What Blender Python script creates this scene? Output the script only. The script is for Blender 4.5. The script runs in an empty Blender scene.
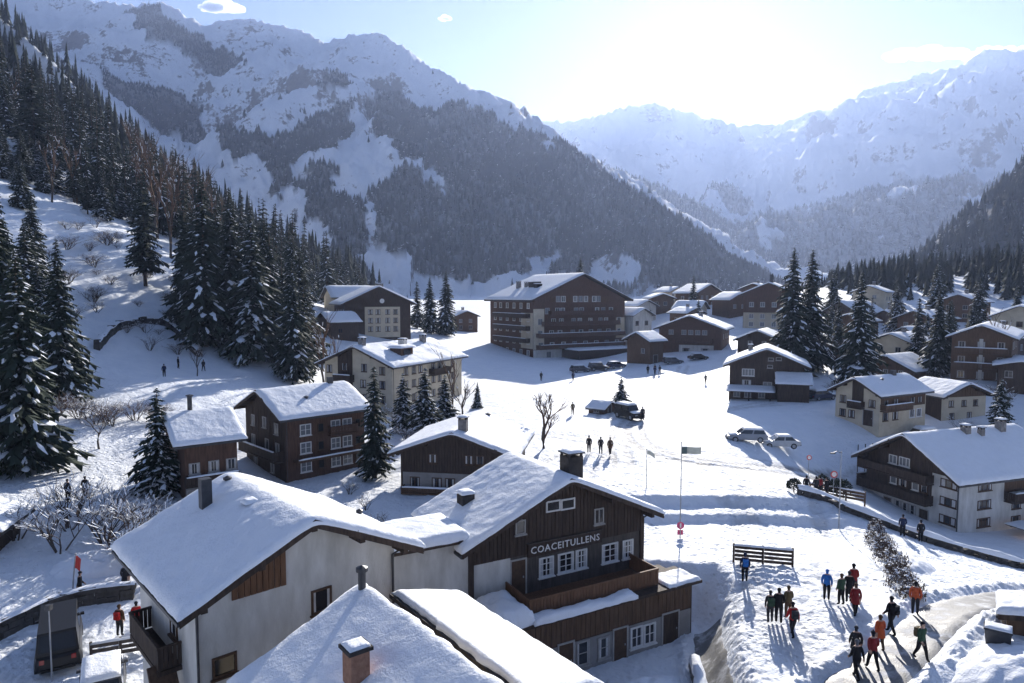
import bpy, bmesh, math, random
import numpy as np
from mathutils import Vector, Matrix

# ------------------------------------------------------------------ camera, sky, sun, exposure
scene = bpy.context.scene
COL = scene.collection
CAM_H = 16.0
PITCH = math.atan(46.5 / 683.0)
cam_data = bpy.data.cameras.new('camera')
cam_data.sensor_width = 36.0
cam_data.lens = 36.0 * 683.0 / 1024.0
cam_data.clip_start = 0.2
cam_data.clip_end = 40000.0
cam = bpy.data.objects.new('camera', cam_data)
cam.location = (0.0, 0.0, CAM_H)
cam.rotation_euler = (math.radians(90) - PITCH, 0.0, 0.0)
COL.objects.link(cam)
scene.camera = cam

SUN_AZ = math.radians(14.6)       # to the right of the viewing direction (+Y)
SUN_EL = math.radians(20.3)
world = bpy.data.worlds.new('World')
scene.world = world
world.use_nodes = True
wn = world.node_tree
wn.nodes.clear()
sky_node = wn.nodes.new('ShaderNodeTexSky')
sky_node.sky_type = 'NISHITA'
sky_node.sun_disc = False
sky_node.sun_elevation = SUN_EL
sky_node.sun_rotation = SUN_AZ
sky_node.altitude = 1200.0
sky_node.air_density = 0.75
sky_node.dust_density = 0.5
sky_node.ozone_density = 3.0
bg = wn.nodes.new('ShaderNodeBackground')
bg.inputs['Strength'].default_value = 0.05
wo = wn.nodes.new('ShaderNodeOutputWorld')
wn.links.new(sky_node.outputs['Color'], bg.inputs['Color'])
wn.links.new(bg.outputs['Background'], wo.inputs['Surface'])

sun_data = bpy.data.lights.new('sun', 'SUN')
sun_data.energy = 5.0
sun_data.angle = math.radians(0.53)
sun_data.color = (1.0, 0.95, 0.88)
sun = bpy.data.objects.new('sun', sun_data)
sun_dir = Vector((math.sin(SUN_AZ) * math.cos(SUN_EL), math.cos(SUN_AZ) * math.cos(SUN_EL), math.sin(SUN_EL)))
sun.rotation_euler = (-sun_dir).to_track_quat('-Z', 'Y').to_euler()
sun.location = sun_dir * 300
COL.objects.link(sun)

scene.view_settings.view_transform = 'Standard'
scene.view_settings.look = 'None'
scene.view_settings.exposure = 1.22
scene.view_settings.gamma = 1.0
scene.view_settings.use_curve_mapping = False
scene.render.engine = 'CYCLES'
cy = scene.cycles
cy.max_bounces = 6
cy.diffuse_bounces = 3
cy.glossy_bounces = 2
cy.transmission_bounces = 2
cy.transparent_max_bounces = 8
cy.volume_bounces = 1
cy.use_denoising = True
cy.sample_clamp_indirect = 4.0

RNG = random.Random(7)

# ------------------------------------------------------------------ terrain height (pure numpy)
def _hash(ix, iy, seed):
    h = (ix.astype(np.int64) * 374761393 + iy.astype(np.int64) * 668265263 + seed * 1442695041) & 0x7fffffff
    h = ((h ^ (h >> 13)) * 1274126177) & 0x7fffffff
    return ((h ^ (h >> 16)) & 0xffffff) / float(0xffffff)

def vnoise(x, y, seed=0):
    ix = np.floor(x); iy = np.floor(y)
    fx = x - ix; fy = y - iy
    ux = fx * fx * fx * (fx * (fx * 6 - 15) + 10); uy = fy * fy * fy * (fy * (fy * 6 - 15) + 10)
    def g(ax, ay):
        a = _hash(ix + ax, iy + ay, seed) * 2 * np.pi
        return np.cos(a) * (fx - ax) + np.sin(a) * (fy - ay)
    a = g(0, 0) * (1 - ux) + g(1, 0) * ux
    b = g(0, 1) * (1 - ux) + g(1, 1) * ux
    return (a * (1 - uy) + b * uy) * 1.4

def fbm(x, y, seed=0, octaves=5, gain=0.5, ridged=False):
    s = np.zeros_like(x); a = 1.0; n = 0.0
    for o in range(octaves):
        v = vnoise(x + o * 17.3, y - o * 9.1, seed + o)
        if ridged:
            v = 1.0 - 2.2 * np.abs(v)
        s += a * v; n += a
        a *= gain; x = x * 2.03; y = y * 2.03
    return s / n

def seg_dist(x, y, pl):
    bd = np.full(x.shape, 1e9)
    for (ax, ay), (bx, by) in zip(pl[:-1], pl[1:]):
        dx, dy = bx - ax, by - ay
        t = np.clip(((x - ax) * dx + (y - ay) * dy) / (dx * dx + dy * dy + 1e-9), 0, 1)
        bd = np.minimum(bd, np.hypot(x - ax - t * dx, y - ay - t * dy))
    return bd
def in_poly(x, y, poly):
    c = np.zeros(x.shape, bool); n = len(poly); j = n - 1
    for i in range(n):
        xi, yi = poly[i]; xj, yj = poly[j]
        m = ((yi > y) != (yj > y)) & (x < (xj - xi) * (y - yi) / (yj - yi + 1e-12) + xi)
        c ^= m; j = i
    return c
def smooth(a, b, t):
    t = np.clip((t - a) / (b - a), 0, 1)
    return t * t * (3 - 2 * t)

CTRL = [
 (0,0,-1.6),(-20,10,-2),(20,10,-.6),(8,30,-1.5),(15,40,-.5),(20,30,0),(22,45,-.7),(10,48,-.5),(8,40,-.8),
 (10,70,0),(20,80,0),(30,78,0),(5,100,0),(25,100,0),(20,130,0),(35,120,0),(10,150,0),(20,176,0),(40,160,2.6),(0,150,.6),(-5,120,.2),
 (-25,66,-1.6),(-30,58,-.8),(-5,60,-1.2),(-22,97,-1),(-15,80,-1),(-10,28,-1.8),(-21,37,-2.4),(-27,33,-2.4),(-14,46,-1.8),(-30,45,-.6),
 (-38,90,4),(-52.6,105,5.2),(-50,112,8.4),(-62.5,118,11.7),(-63,105,10.4),(-73,110,15),(-84,140,29.5),(-93,135,32),(-76,140,25),
 (-123,175,49),(-147,200,70),(-54,75,4.5),(-41,66,2),(-40,58,.7),(-60,90,8.6),(-45,40,.5),(-65,50,5),(-100,80,24),(-90,30,10),
 (-200,180,100),(-250,300,135),(-300,200,170),(-150,100,55),(-40,130,3.5),(-30,120,1),
 (-32,165,6.5),(-60,200,15),(-10,200,4),(0,250,4),(-75,165,26),(-90,260,28),(-50,260,10),
 (69,185,6.8),(67,230,12.5),(38,102,0),(44,87,-.1),(62,95,-.4),(64,118,.6),(84,150,4),(74,108,2.6),(90,180,7),(50,140,2),
 (29,62,-2.2),(35,60,-4.6),(38.5,56,-5.4),(42,53,-5.9),(48,62,-7.1),(43,69,-7.1),(55,74,-7),(62,60,-7),(52,90,-1),(36,76,-5.5),(66,80,-5),
 (17,31,-.5),(30,40,-2.2),(24,38,-1),(25.6,45,-1.5),(31.5,48,-3.4),(20,28,.9),(22,30,1.2),(26,30,.8),(40,40,-3),(14,52,-.55),(27,55,-1.3),
 (0,-100,0),(200,-200,8),(-200,-200,20),(100,0,2),(-100,-50,8),(0,-300,0),(90,60,-4),(140,100,6),
 (100,400,15),(0,450,10),(200,300,24),(150,500,15),(40,260,10),(100,260,15),(150,250,22),(200,150,24),(-60,400,8),(0,330,7),(300,0,30),(-350,0,140),
]
_cp = np.array([(a, b) for a, b, c in CTRL], float); _cz = np.array([c for a, b, c in CTRL], float)
def _tps_k(d2):
    return 0.5 * d2 * np.log(d2 + 1e-9)
def _tps_fit():
    n = len(_cp); d2 = ((_cp[:, None] - _cp[None]) ** 2).sum(-1)
    K = _tps_k(d2) + np.eye(n) * 60.0
    Pm = np.c_[np.ones(n), _cp]
    A = np.zeros((n + 3, n + 3)); A[:n, :n] = K; A[:n, n:] = Pm; A[n:, :n] = Pm.T
    return np.linalg.solve(A, np.r_[_cz, 0, 0, 0])
_tw = _tps_fit()
def tps(x, y):
    out = _tw[-3] + _tw[-2] * x + _tw[-1] * y
    for (a, b), w in zip(_cp, _tw[:-3]):
        out = out + w * _tps_k((x - a) ** 2 + (y - b) ** 2)
    return out

# ridge lines: (x, y, z) points in metres
RIDGES = {
 'hill':   dict(pts=[(-900,350,420),(-600,380,340),(-330,420,205),(-265,405,150),(-185,370,78),(-134,350,32),(-80,340,8)], slope=1.15, p=1.35, n=6, nr=2, ns=90, seed=3),
 'left':   dict(pts=[(-2477,2300,1102),(-1782,2200,995),(-1346,2100,907),(-1057,2000,812),(-958,1950,800),(-865,1950,768),(-773,2000,796),(-685,1950,757),(-573,1900,707),(-466,1850,671),(-389,1800,665),(-333,1750,657),(-266,1700,615),(-216,1650,563),(-115,1550,485),(-24,1450,403),(34,1350,320),(104,1250,240)], slope=.80, p=1.35, n=105, nr=30, crag=True, ns=520, seed=11),
 'mid':    dict(pts=[(-25,1500,396),(18,1300,316),(74,1200,279),(117,1120,228),(185,1000,156),(240,880,77),(265,780,20)], slope=1.05, p=1.55, n=55, nr=10, ns=380, seed=23),
 'spur':   dict(pts=[(159,2300,462),(342,2200,405),(449,2100,340),(544,2000,273),(596,1800,141),(620,1600,50)], slope=.95, p=1.45, n=40, nr=10, ns=330, seed=57),
 'far':    dict(pts=[(-614,5200,1099),(57,5000,1198),(316,4900,1209),(606,4800,1232),(862,4700,1260),(933,4650,1253),(1175,4600,1188),(1341,4600,1156),(1474,4500,1074),(1598,4450,1075),(1756,4400,1100),(1900,4300,1118),(2035,4200,1163),(2092,4150,1202),(2141,4100,1245),(2230,4050,1241),(2361,4000,1265),(2449,3950,1282),(2573,3900,1288),(2603,3850,1325),(2681,3850,1315),(2728,3800,1282),(2891,3700,1305),(3320,3600,1370),(3910,3500,1526)], slope=.55, p=1.35, n=240, nr=62, crag=True, ns=900, seed=31),
 'right':  dict(pts=[(584,520,216),(511,560,196),(473,600,151),(458,620,131),(443,640,104),(425,660,72),(409,680,34),(391,700,11)], slope=1.1, p=1.4, n=22, nr=5, ns=220, seed=41),
}
def ridge_h(R, x, y):
    P = np.array(R['pts'], float)
    bd = np.full(x.shape, 1e18); bz = np.zeros(x.shape)
    for a, b in zip(P[:-1], P[1:]):
        dx, dy = b[0] - a[0], b[1] - a[1]
        t = np.clip(((x - a[0]) * dx + (y - a[1]) * dy) / (dx * dx + dy * dy), 0, 1)
        d = np.hypot(x - a[0] - t * dx, y - a[1] - t * dy)
        z = a[2] + t * (b[2] - a[2])
        # compare by the height that this stretch would give, so that tall stretches win
        h = z - R['slope'] * d
        m = h > (bz - R['slope'] * bd)
        bd = np.where(m, d, bd); bz = np.where(m, z, bz)
    L = np.maximum(bz, 5) / R['slope'] * R['p']
    u = np.clip(bd / L, 0, 1.3)
    base = bz * np.sign(1 - u) * np.abs(1 - u) ** R['p']
    ns = R['ns']
    wx = x + 0.35 * ns * vnoise(x / ns, y / ns, R['seed'] + 50); wy = y + 0.35 * ns * vnoise(x / ns + 7.7, y / ns, R['seed'] + 51)
    rd = fbm(wx / ns, wy / ns, R['seed'], 7, 0.5, True)
    fine = fbm(x / ns * 4.5, y / ns * 4.5, R['seed'] + 9, 6, 0.62, R.get('crag', False))
    amp = R['nr'] + (R['n'] - R['nr']) * smooth(0.0, 0.28, u) * (1 - .65 * smooth(.55, 1.0, u))
    sc = np.clip(bz / 150.0, .25, 1)
    return base + sc * amp * (rd - .35) + sc * R['nr'] * .9 * fine, u

# the sunken yard in front of the chalets, bounded by the square
CUT = [(12.7,41.2),(13.3,38),(12.5,35),(11.6,32.5),(10.9,29),(10.4,24),(9.5,14),(-16,14),(-15,24),(-9,31),(-2,36),(3,41),(8,43)]
STEP = [(6.0, 55.0), (14.0, 54.6), (22.0, 55.4), (27.5, 57.0)]   # snow bank that crosses the square
def height(x, y, want=False):
    x = np.asarray(x, float); y = np.asarray(y, float)
    r = np.hypot(x, y)
    w = smooth(320, 520, r)
    near = np.zeros_like(x); mk = r < 521
    near[mk] = tps(x[mk], np.maximum(y[mk], -400))
    v = near * (1 - w) + 12.0 * w
    kn = 1 - smooth(-75, -38, x)
    rough = fbm(x / 14, y / 14, 5, 4) * (.16 + .8 * kn) * (1 - w) + kn * .55 * fbm(x / 3.5, y / 3.5, 6, 4) * (1 - smooth(150, 260, r))
    v = v + rough
    # bank: ground drops by a step towards the viewer
    yc = np.interp(x, [p[0] for p in STEP], [p[1] for p in STEP])
    inx = smooth(-6, 3, x) * (1 - smooth(25, 31, x))
    v = v - inx * (.65 * (1 - smooth(-.7, .5, y - yc)) + .5 * (1 - smooth(-3.2, -2.2, y - yc))) * (1 - smooth(0, 12, yc - 3 - y)) 
    m = (np.abs(x) < 30) & (y > 5) & (y < 60)
    if m.any():
        d = seg_dist(x[m], y[m], CUT + CUT[:1]); ins = in_poly(x[m], y[m], CUT)
        w = smooth(-.3, np.where(x[m] > 4, 2.7, 1.2), np.where(ins, d, -d))
        v[m] = v[m] * (1 - w) + (-3.35 + .25 * rough[m]) * w
    out = v; k = np.zeros(x.shape, int); u0 = np.ones(x.shape)
    for i, name in enumerate(('hill', 'right', 'left', 'mid', 'spur', 'far')):
        mk = (r > 120) if name in ('hill', 'right') else (r > 330) if name != 'far' else (r > 900)
        h = np.full(x.shape, -999.0); u = np.full(x.shape, 2.0)
        if mk.any():
            h[mk], u[mk] = ridge_h(RIDGES[name], x[mk], y[mk])
        s = 5.0
        hh = np.maximum(out, h) + s * np.log1p(np.exp(-np.abs(out - h) / s))
        ok = u < 1.25
        win = ok & (h > out)
        out = np.where(ok, np.where(np.abs(out - h) < 40, hh, np.maximum(out, h)), out)
        k = np.where(win, i + 1, k); u0 = np.where(win, u, u0)
    # keep the village free of the smooth-max lift
    out = np.where(r < 150, np.where(k == 0, v, out), out)
    if want:
        return out, k, u0
    return out

# ------------------------------------------------------------------ materials
MATS = {}
def new_mat(name):
    m = bpy.data.materials.new(name); m.use_nodes = True
    nt = m.node_tree; b = nt.nodes['Principled BSDF']
    MATS[name] = m
    return m, nt, b
def N(nt, t, **kw):
    n = nt.nodes.new(t)
    for k, v in kw.items():
        if k.startswith('i_'):
            n.inputs[k[2:].replace('_', ' ')].default_value = v
        else:
            setattr(n, k, v)
    return n
def ramp(nt, src, stops):
    r = nt.nodes.new('ShaderNodeValToRGB')
    e = r.color_ramp.elements
    while len(e) < len(stops): e.new(.5)
    for el, (p, c) in zip(e, stops):
        el.position = p; el.color = c if len(c) == 4 else (*c, 1)
    nt.links.new(src, r.inputs[0])
    return r
def mixc(nt, fac, a, b):
    m = nt.nodes.new('ShaderNodeMix'); m.data_type = 'RGBA'
    for sock, v in ((m.inputs['Factor'], fac), (m.inputs[6], a), (m.inputs[7], b)):
        if isinstance(v, (tuple, list)): sock.default_value = (*v, 1) if len(v) == 3 else v
        elif isinstance(v, (int, float)): sock.default_value = v
        else: nt.links.new(v, sock)
    return m.outputs[2]
def math_n(nt, op, a, b=None):
    m = nt.nodes.new('ShaderNodeMath'); m.operation = op
    for s, v in zip(m.inputs, (a, b)):
        if v is None: continue
        if isinstance(v, (int, float)): s.default_value = v
        else: nt.links.new(v, s)
    return m.outputs[0]
def noise_mat(name, c1, c2, scale=3.0, rough=.8, bump=0.0, bscale=None, spec=.2, stretch=None, detail=4, coord='Object'):
    """a plain surface with two tones of its own colour and some relief"""
    m, nt, b = new_mat(name)
    tc = N(nt, 'ShaderNodeTexCoord'); src = tc.outputs[coord]
    if stretch:
        mp = N(nt, 'ShaderNodeMapping'); mp.inputs['Scale'].default_value = stretch
        nt.links.new(src, mp.inputs[0]); src = mp.outputs[0]
    n = N(nt, 'ShaderNodeTexNoise', i_Scale=scale, i_Detail=detail, i_Roughness=.6); nt.links.new(src, n.inputs['Vector'])
    r = ramp(nt, n.outputs['Fac'], [(.3, c1), (.7, c2)])
    nt.links.new(r.outputs[0], b.inputs['Base Color'])
    b.inputs['Roughness'].default_value = rough
    b.inputs['Specular IOR Level'].default_value = spec
    if bump:
        n2 = N(nt, 'ShaderNodeTexNoise', i_Scale=bscale or scale * 3, i_Detail=5); nt.links.new(src, n2.inputs['Vector'])
        bp = N(nt, 'ShaderNodeBump', i_Strength=1.0, i_Distance=bump); nt.links.new(n2.outputs['Fac'], bp.inputs['Height'])
        nt.links.new(bp.outputs[0], b.inputs['Normal'])
    return m

# snow that lies on roofs, walls and cars
def snow_material(name, lump=.06, sc=2.2, tint=(.86, .88, .91), fine=.012):
    m, nt, b = new_mat(name)
    tc = N(nt, 'ShaderNodeTexCoord')
    n1 = N(nt, 'ShaderNodeTexNoise', i_Scale=sc, i_Detail=5, i_Roughness=.55); nt.links.new(tc.outputs['Object'], n1.inputs['Vector'])
    n2 = N(nt, 'ShaderNodeTexNoise', i_Scale=sc * 9, i_Detail=4); nt.links.new(tc.outputs['Object'], n2.inputs['Vector'])
    b1 = N(nt, 'ShaderNodeBump', i_Strength=1.0, i_Distance=lump); nt.links.new(n1.outputs['Fac'], b1.inputs['Height'])
    b2 = N(nt, 'ShaderNodeBump', i_Strength=1.0, i_Distance=fine); nt.links.new(n2.outputs['Fac'], b2.inputs['Height']); nt.links.new(b1.outputs[0], b2.inputs['Normal'])
    nt.links.new(b2.outputs[0], b.inputs['Normal'])
    r = ramp(nt, n1.outputs['Fac'], [(.25, tuple(.95 * t for t in tint)), (.7, tint)])
    nt.links.new(r.outputs[0], b.inputs['Base Color'])
    b.inputs['Roughness'].default_value = .75
    b.inputs['Specular IOR Level'].default_value = .25
    return m
snow_material('snow', .10, 1.6, (.86, .88, .91), .02)
# the ground snow: trodden lumps, tyre tracks (attribute 'track'), fine crust
def ground_snow():
    m, nt, b = new_mat('ground_snow')
    tc = N(nt, 'ShaderNodeTexCoord')
    P = tc.outputs['Object']
    n1 = N(nt, 'ShaderNodeTexNoise', i_Scale=.55, i_Detail=7, i_Roughness=.62); nt.links.new(P, n1.inputs['Vector'])
    n2 = N(nt, 'ShaderNodeTexNoise', i_Scale=3.2, i_Detail=6, i_Roughness=.6); nt.links.new(P, n2.inputs['Vector'])
    vo = N(nt, 'ShaderNodeTexVoronoi', i_Scale=1.7); nt.links.new(P, vo.inputs['Vector'])
    foot = ramp(nt, vo.outputs['Distance'], [(.0, (0, 0, 0)), (.28, (1, 1, 1))])
    at_t = N(nt, 'ShaderNodeAttribute', attribute_name='track')
    at_f = N(nt, 'ShaderNodeAttribute', attribute_name='trod')
    b1 = N(nt, 'ShaderNodeBump', i_Strength=1.0, i_Distance=.32); nt.links.new(n1.outputs['Fac'], b1.inputs['Height'])
    b2 = N(nt, 'ShaderNodeBump', i_Distance=.15); nt.links.new(n2.outputs['Fac'], b2.inputs['Height']); nt.links.new(b1.outputs[0], b2.inputs['Normal']); nt.links.new(at_f.outputs['Fac'], b2.inputs['Strength'])
    b3 = N(nt, 'ShaderNodeBump', i_Distance=.11); nt.links.new(foot.outputs[0], b3.inputs['Height']); nt.links.new(b2.outputs[0], b3.inputs['Normal']); nt.links.new(at_f.outputs['Fac'], b3.inputs['Strength'])
    nt.links.new(b3.outputs[0], b.inputs['Normal'])
    base = ramp(nt, n1.outputs['Fac'], [(.3, (.80, .83, .87)), (.65, (.88, .90, .92))])
    n3 = N(nt, 'ShaderNodeTexNoise', i_Scale=1.1, i_Detail=5); nt.links.new(P, n3.inputs['Vector'])
    dirt = math_n(nt, 'MULTIPLY', at_t.outputs['Fac'], ramp(nt, n3.outputs['Fac'], [(.3, (.25,) * 3), (.62, (1, 1, 1))]).outputs[0])
    c = mixc(nt, dirt, base.outputs[0], (.27, .255, .24))
    nt.links.new(c, b.inputs['Base Color'])
    b.inputs['Roughness'].default_value = .7
    b.inputs['Specular IOR Level'].default_value = .3
    return m
ground_snow()
# mountains: snow with rock on the steep and rough faces
def mountain_mat(name, scale, rock_lo, rock_hi, rockc=((.10, .09, .09), (.21, .19, .18))):
    m, nt, b = new_mat(name)
    tc = N(nt, 'ShaderNodeTexCoord'); P = tc.outputs['Object']
    n1 = N(nt, 'ShaderNodeTexNoise', i_Scale=scale, i_Detail=9, i_Roughness=.68); nt.links.new(P, n1.inputs['Vector'])
    n2 = N(nt, 'ShaderNodeTexNoise', i_Scale=scale * 7, i_Detail=12, i_Roughness=.74); nt.links.new(P, n2.inputs['Vector'])
    g = N(nt, 'ShaderNodeNewGeometry'); sp = N(nt, 'ShaderNodeSeparateXYZ'); nt.links.new(g.outputs['Normal'], sp.inputs[0])
    at_r = N(nt, 'ShaderNodeAttribute', attribute_name='rock')
    steep = math_n(nt, 'SUBTRACT', 1.0, sp.outputs['Z'])
    a = math_n(nt, 'ADD', steep, math_n(nt, 'MULTIPLY', math_n(nt, 'SUBTRACT', n2.outputs['Fac'], .5), 1.05))
    a = math_n(nt, 'ADD', a, math_n(nt, 'MULTIPLY', math_n(nt, 'SUBTRACT', n1.outputs['Fac'], .5), .38))
    a = math_n(nt, 'ADD', a, math_n(nt, 'MULTIPLY', at_r.outputs['Fac'], .22))
    rk = ramp(nt, a, [(rock_lo, (0, 0, 0)), (rock_hi, (1, 1, 1))])
    rc = ramp(nt, n2.outputs['Fac'], [(.35, rockc[0]), (.65, rockc[1])])
    sn = ramp(nt, n1.outputs['Fac'], [(.3, (.78, .81, .86)), (.7, (.88, .90, .92))])
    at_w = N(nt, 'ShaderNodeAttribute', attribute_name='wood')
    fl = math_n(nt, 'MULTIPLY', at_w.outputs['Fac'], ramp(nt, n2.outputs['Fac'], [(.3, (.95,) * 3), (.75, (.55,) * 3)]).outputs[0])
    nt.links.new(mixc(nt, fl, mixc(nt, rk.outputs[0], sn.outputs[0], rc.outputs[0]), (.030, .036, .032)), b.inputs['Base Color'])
    b1 = N(nt, 'ShaderNodeBump', i_Strength=1.0, i_Distance=.35 / scale * .16); nt.links.new(n2.outputs['Fac'], b1.inputs['Height'])
    nt.links.new(b1.outputs[0], b.inputs['Normal'])
    b.inputs['Roughness'].default_value = .85; b.inputs['Specular IOR Level'].default_value = .1
    return m
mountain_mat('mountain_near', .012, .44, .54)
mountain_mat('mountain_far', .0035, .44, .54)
noise_mat('needles', (.012, .022, .016), (.035, .05, .032), 1.2, .8, spec=.15)
noise_mat('needles_far', (.016, .024, .022), (.04, .048, .04), .05, .9, spec=.05, coord='Generated')
noise_mat('bark', (.05, .035, .025), (.11, .085, .065), 6, .9, stretch=(1, 1, .2))

# ------------------------------------------------------------------ mesh helpers
def tag(o, label=None, cat=None, group=None, kind=None):
    if label: o['label'] = label
    if cat: o['category'] = cat
    if group: o['group'] = group
    if kind: o['kind'] = kind
    return o
def link(name, data, parent=None, loc=None, rz=0.0):
    o = bpy.data.objects.new(name, data)
    COL.objects.link(o)
    if parent is not None: o.parent = parent
    if loc is not None: o.location = loc
    if rz: o.rotation_euler = (0, 0, rz)
    return o
def empty(name, loc=(0, 0, 0), rz=0.0):
    o = link(name, None, None, loc, rz); o.empty_display_size = .3
    return o
def np_mesh(name, verts, faces, mat=None, smooth_=True):
    verts = np.asarray(verts, np.float32); faces = np.asarray(faces, np.int32)
    me = bpy.data.meshes.new(name)
    nf, k = faces.shape
    me.vertices.add(len(verts)); me.vertices.foreach_set('co', verts.ravel())
    me.loops.add(nf * k); me.loops.foreach_set('vertex_index', faces.ravel())
    me.polygons.add(nf)
    me.polygons.foreach_set('loop_start', np.arange(0, nf * k, k, dtype=np.int32))
    me.polygons.foreach_set('loop_total', np.full(nf, k, np.int32))
    if smooth_: me.polygons.foreach_set('use_smooth', np.ones(nf, bool))
    me.update(calc_edges=True)
    if mat: me.materials.append(MATS[mat])
    return me

class MB:
    """collects solid pieces in local coordinates and links them as one mesh object"""
    def __init__(self): self.v = []; self.f = []
    def poly(self, pts, faces):
        o = len(self.v); self.v += [tuple(p) for p in pts]; self.f += [tuple(i + o for i in f) for f in faces]; return self
    def box(self, x0, y0, z0, x1, y1, z1):
        p = [(x0,y0,z0),(x1,y0,z0),(x1,y1,z0),(x0,y1,z0),(x0,y0,z1),(x1,y0,z1),(x1,y1,z1),(x0,y1,z1)]
        return self.poly(p, [(0,3,2,1),(4,5,6,7),(0,1,5,4),(1,2,6,5),(2,3,7,6),(3,0,4,7)])
    def hexa(self, p):
        return self.poly(p, [(0,3,2,1),(4,5,6,7),(0,1,5,4),(1,2,6,5),(2,3,7,6),(3,0,4,7)])
    def beam(self, a, b, w, h, up=(0, 0, 1)):
        a = Vector(a); b = Vector(b); d = (b - a).normalized(); u = Vector(up)
        s = d.cross(u)
        if s.length < 1e-4: s = d.cross(Vector((1, 0, 0)))
        s.normalize(); u = s.cross(d).normalized(); s *= w / 2; u *= h / 2
        p = [a - s - u, a + s - u, a + s + u, a - s + u, b - s - u, b + s - u, b + s + u, b - s + u]
        return self.poly(p, [(0,1,2,3),(4,7,6,5),(0,4,5,1),(1,5,6,2),(2,6,7,3),(3,7,4,0)])
    def tube(self, pts, radii, n=6, cap=True):
        o = len(self.v); pts = [Vector(p) for p in pts]
        for i, p in enumerate(pts):
            d = (pts[min(i + 1, len(pts) - 1)] - pts[max(i - 1, 0)]).normalized()
            s = d.cross(Vector((0, 0, 1)))
            if s.length < 1e-3: s = d.cross(Vector((0, 1, 0)))
            s.normalize(); u = s.cross(d)
            r = radii[i] if isinstance(radii, (list, tuple)) else radii
            for k in range(n):
                a = 2 * math.pi * k / n
                self.v.append(tuple(p + s * (math.cos(a) * r) + u * (math.sin(a) * r)))
        for i in range(len(pts) - 1):
            for k in range(n):
                a = o + i * n + k; b = o + i * n + (k + 1) % n
                self.f.append((a, b, b + n, a + n))
        if cap:
            self.f.append(tuple(o + k for k in range(n))[::-1]); e = o + (len(pts) - 1) * n
            self.f.append(tuple(e + k for k in range(n)))
        return self
    def mesh(self, name, mat, smooth_=False):
        me = bpy.data.meshes.new(name); me.from_pydata(self.v, [], self.f); me.update()
        if mat: me.materials.append(MATS[mat])
        if smooth_: me.polygons.foreach_set('use_smooth', [True] * len(me.polygons))
        return me
    def build(self, name, mat, parent=None, loc=None, rz=0.0, smooth_=False):
        return link(name, self.mesh(name, mat, smooth_), parent, loc, rz)
def copy_tree(o, parent=None):
    c = o.copy(); COL.objects.link(c); c.parent = parent
    for ch in o.children: copy_tree(ch, c)
    return c

# ------------------------------------------------------------------ ground and mountains: one polar sheet cut into its named pieces
def catmull(pts, n=8):
    pts = [np.array(p, float) for p in pts]; P = [2 * pts[0] - pts[1]] + pts + [2 * pts[-1] - pts[-2]]
    out = []
    for i in range(1, len(P) - 2):
        for k in range(n):
            t = k / n
            out.append(tuple(.5 * ((2 * P[i]) + (-P[i-1] + P[i+1]) * t + (2*P[i-1] - 5*P[i] + 4*P[i+1] - P[i+2]) * t*t + (-P[i-1] + 3*P[i] - 3*P[i+1] + P[i+2]) * t**3)))
    out.append(tuple(P[-2])); return out
STREET = [(9.5,22.0),(13.6,26.9),(15.9,28.5),(18.7,30.7),(22.2,33.7),(25.8,36.2),(31.9,40.4),(38.3,44.5),(46,48)]
LANE = [(8.9,24.0),(9.4,29.5),(9.8,32.0),(10.5,35.3),(11.1,37.6)]
TRACKS = [([(46,140),(41.7,127.1),(30.4,109.6),(19.3,91.3),(14.4,79.6),(14.3,70.7),(17.6,66.5),(24.6,66.9),(36.9,76.0)], .75, 1.0),
 ([(34,128),(30.3,115.5),(20.8,98.4),(14.3,83.1),(11.7,74.5),(10.5,64)], .65, .8),
 ([(36,142),(28,120),(17.5,95),(10,78),(4,66)], .5, .45),
 ([(46,82),(33,72.5),(20,69),(11,72),(3,80)], .5, .5),
 ([(22,128),(16,104),(12,88),(9.5,72),(6,60)], .5, .5), ([(38,100),(28,92),(20,84),(12,80),(4,84)], .5, .5), ([(13,62),(16,74),(22,86),(30,94),(38,97)], .9, -.4), ([(9,68),(14,60),(19,52),(22,44)], .8, -.4), ([(28,134),(24,112),(17,88)], .9, -.4),
 ([(13.5,26),(13.3,34),(14.6,42),(17,50),(20,58)], .9, -.35),
 ([(15.5,28),(17.3,35),(20,43),(24,52),(26,58)], .9, -.35)]
PLOUGHED = [(STREET, 1.25, .32), (LANE, .7, .28)]

POLY = {
 'a': [(-1077,1958),(-910,1897),(-769,1818),(-613,1625),(-682,1663),(-798,1710),(-877,1699)],
 'b': [(-898,1524),(-793,1596),(-685,1532),(-484,1216),(-409,1156),(-405,1124),(-424,1082),(-647,1397),(-757,1418)],
 'c': [(-413,1177),(-381,1253),(-352,1349),(-311,1358),(-295,1282),(-282,1141),(-302,1080),(-334,1093),(-307,947),(-350,984),(-406,1128)],
 'd': [(-310,1027),(-285,1030),(-253,990),(-195,915),(-177,850),(-183,776),(-232,855),(-276,912)],
 'e': [(-384,1361),(-397,1580),(-331,1446),(-332,1390),(-365,1363)],
 'f': [(-289,1399),(-239,1490),(-127,1429),(-23,1341),(32,1255),(77,1115),(129,1013),(143,915),(69,992),(10,913),(-16,933),(-60,992),(-126,1065),(-174,1077),(-244,1241)],
 'g': [(-194,979),(-169,1045),(-107,1027),(-47,1013),(10,926),(17,845),(-37,809),(-95,801),(-134,786),(-173,871)],
 'h': [(-208,763),(-188,775),(-162,763),(-110,520),(-125,450),(-190,600)],
}
def left_wood(X, Y):
    e = fbm(X / 45, Y / 45, 71, 3); keep = np.zeros(X.shape, bool); wx = X + e * 24; wy = Y + e * 30
    for p in POLY.values(): keep |= in_poly(wx, wy, p)
    return keep
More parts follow.
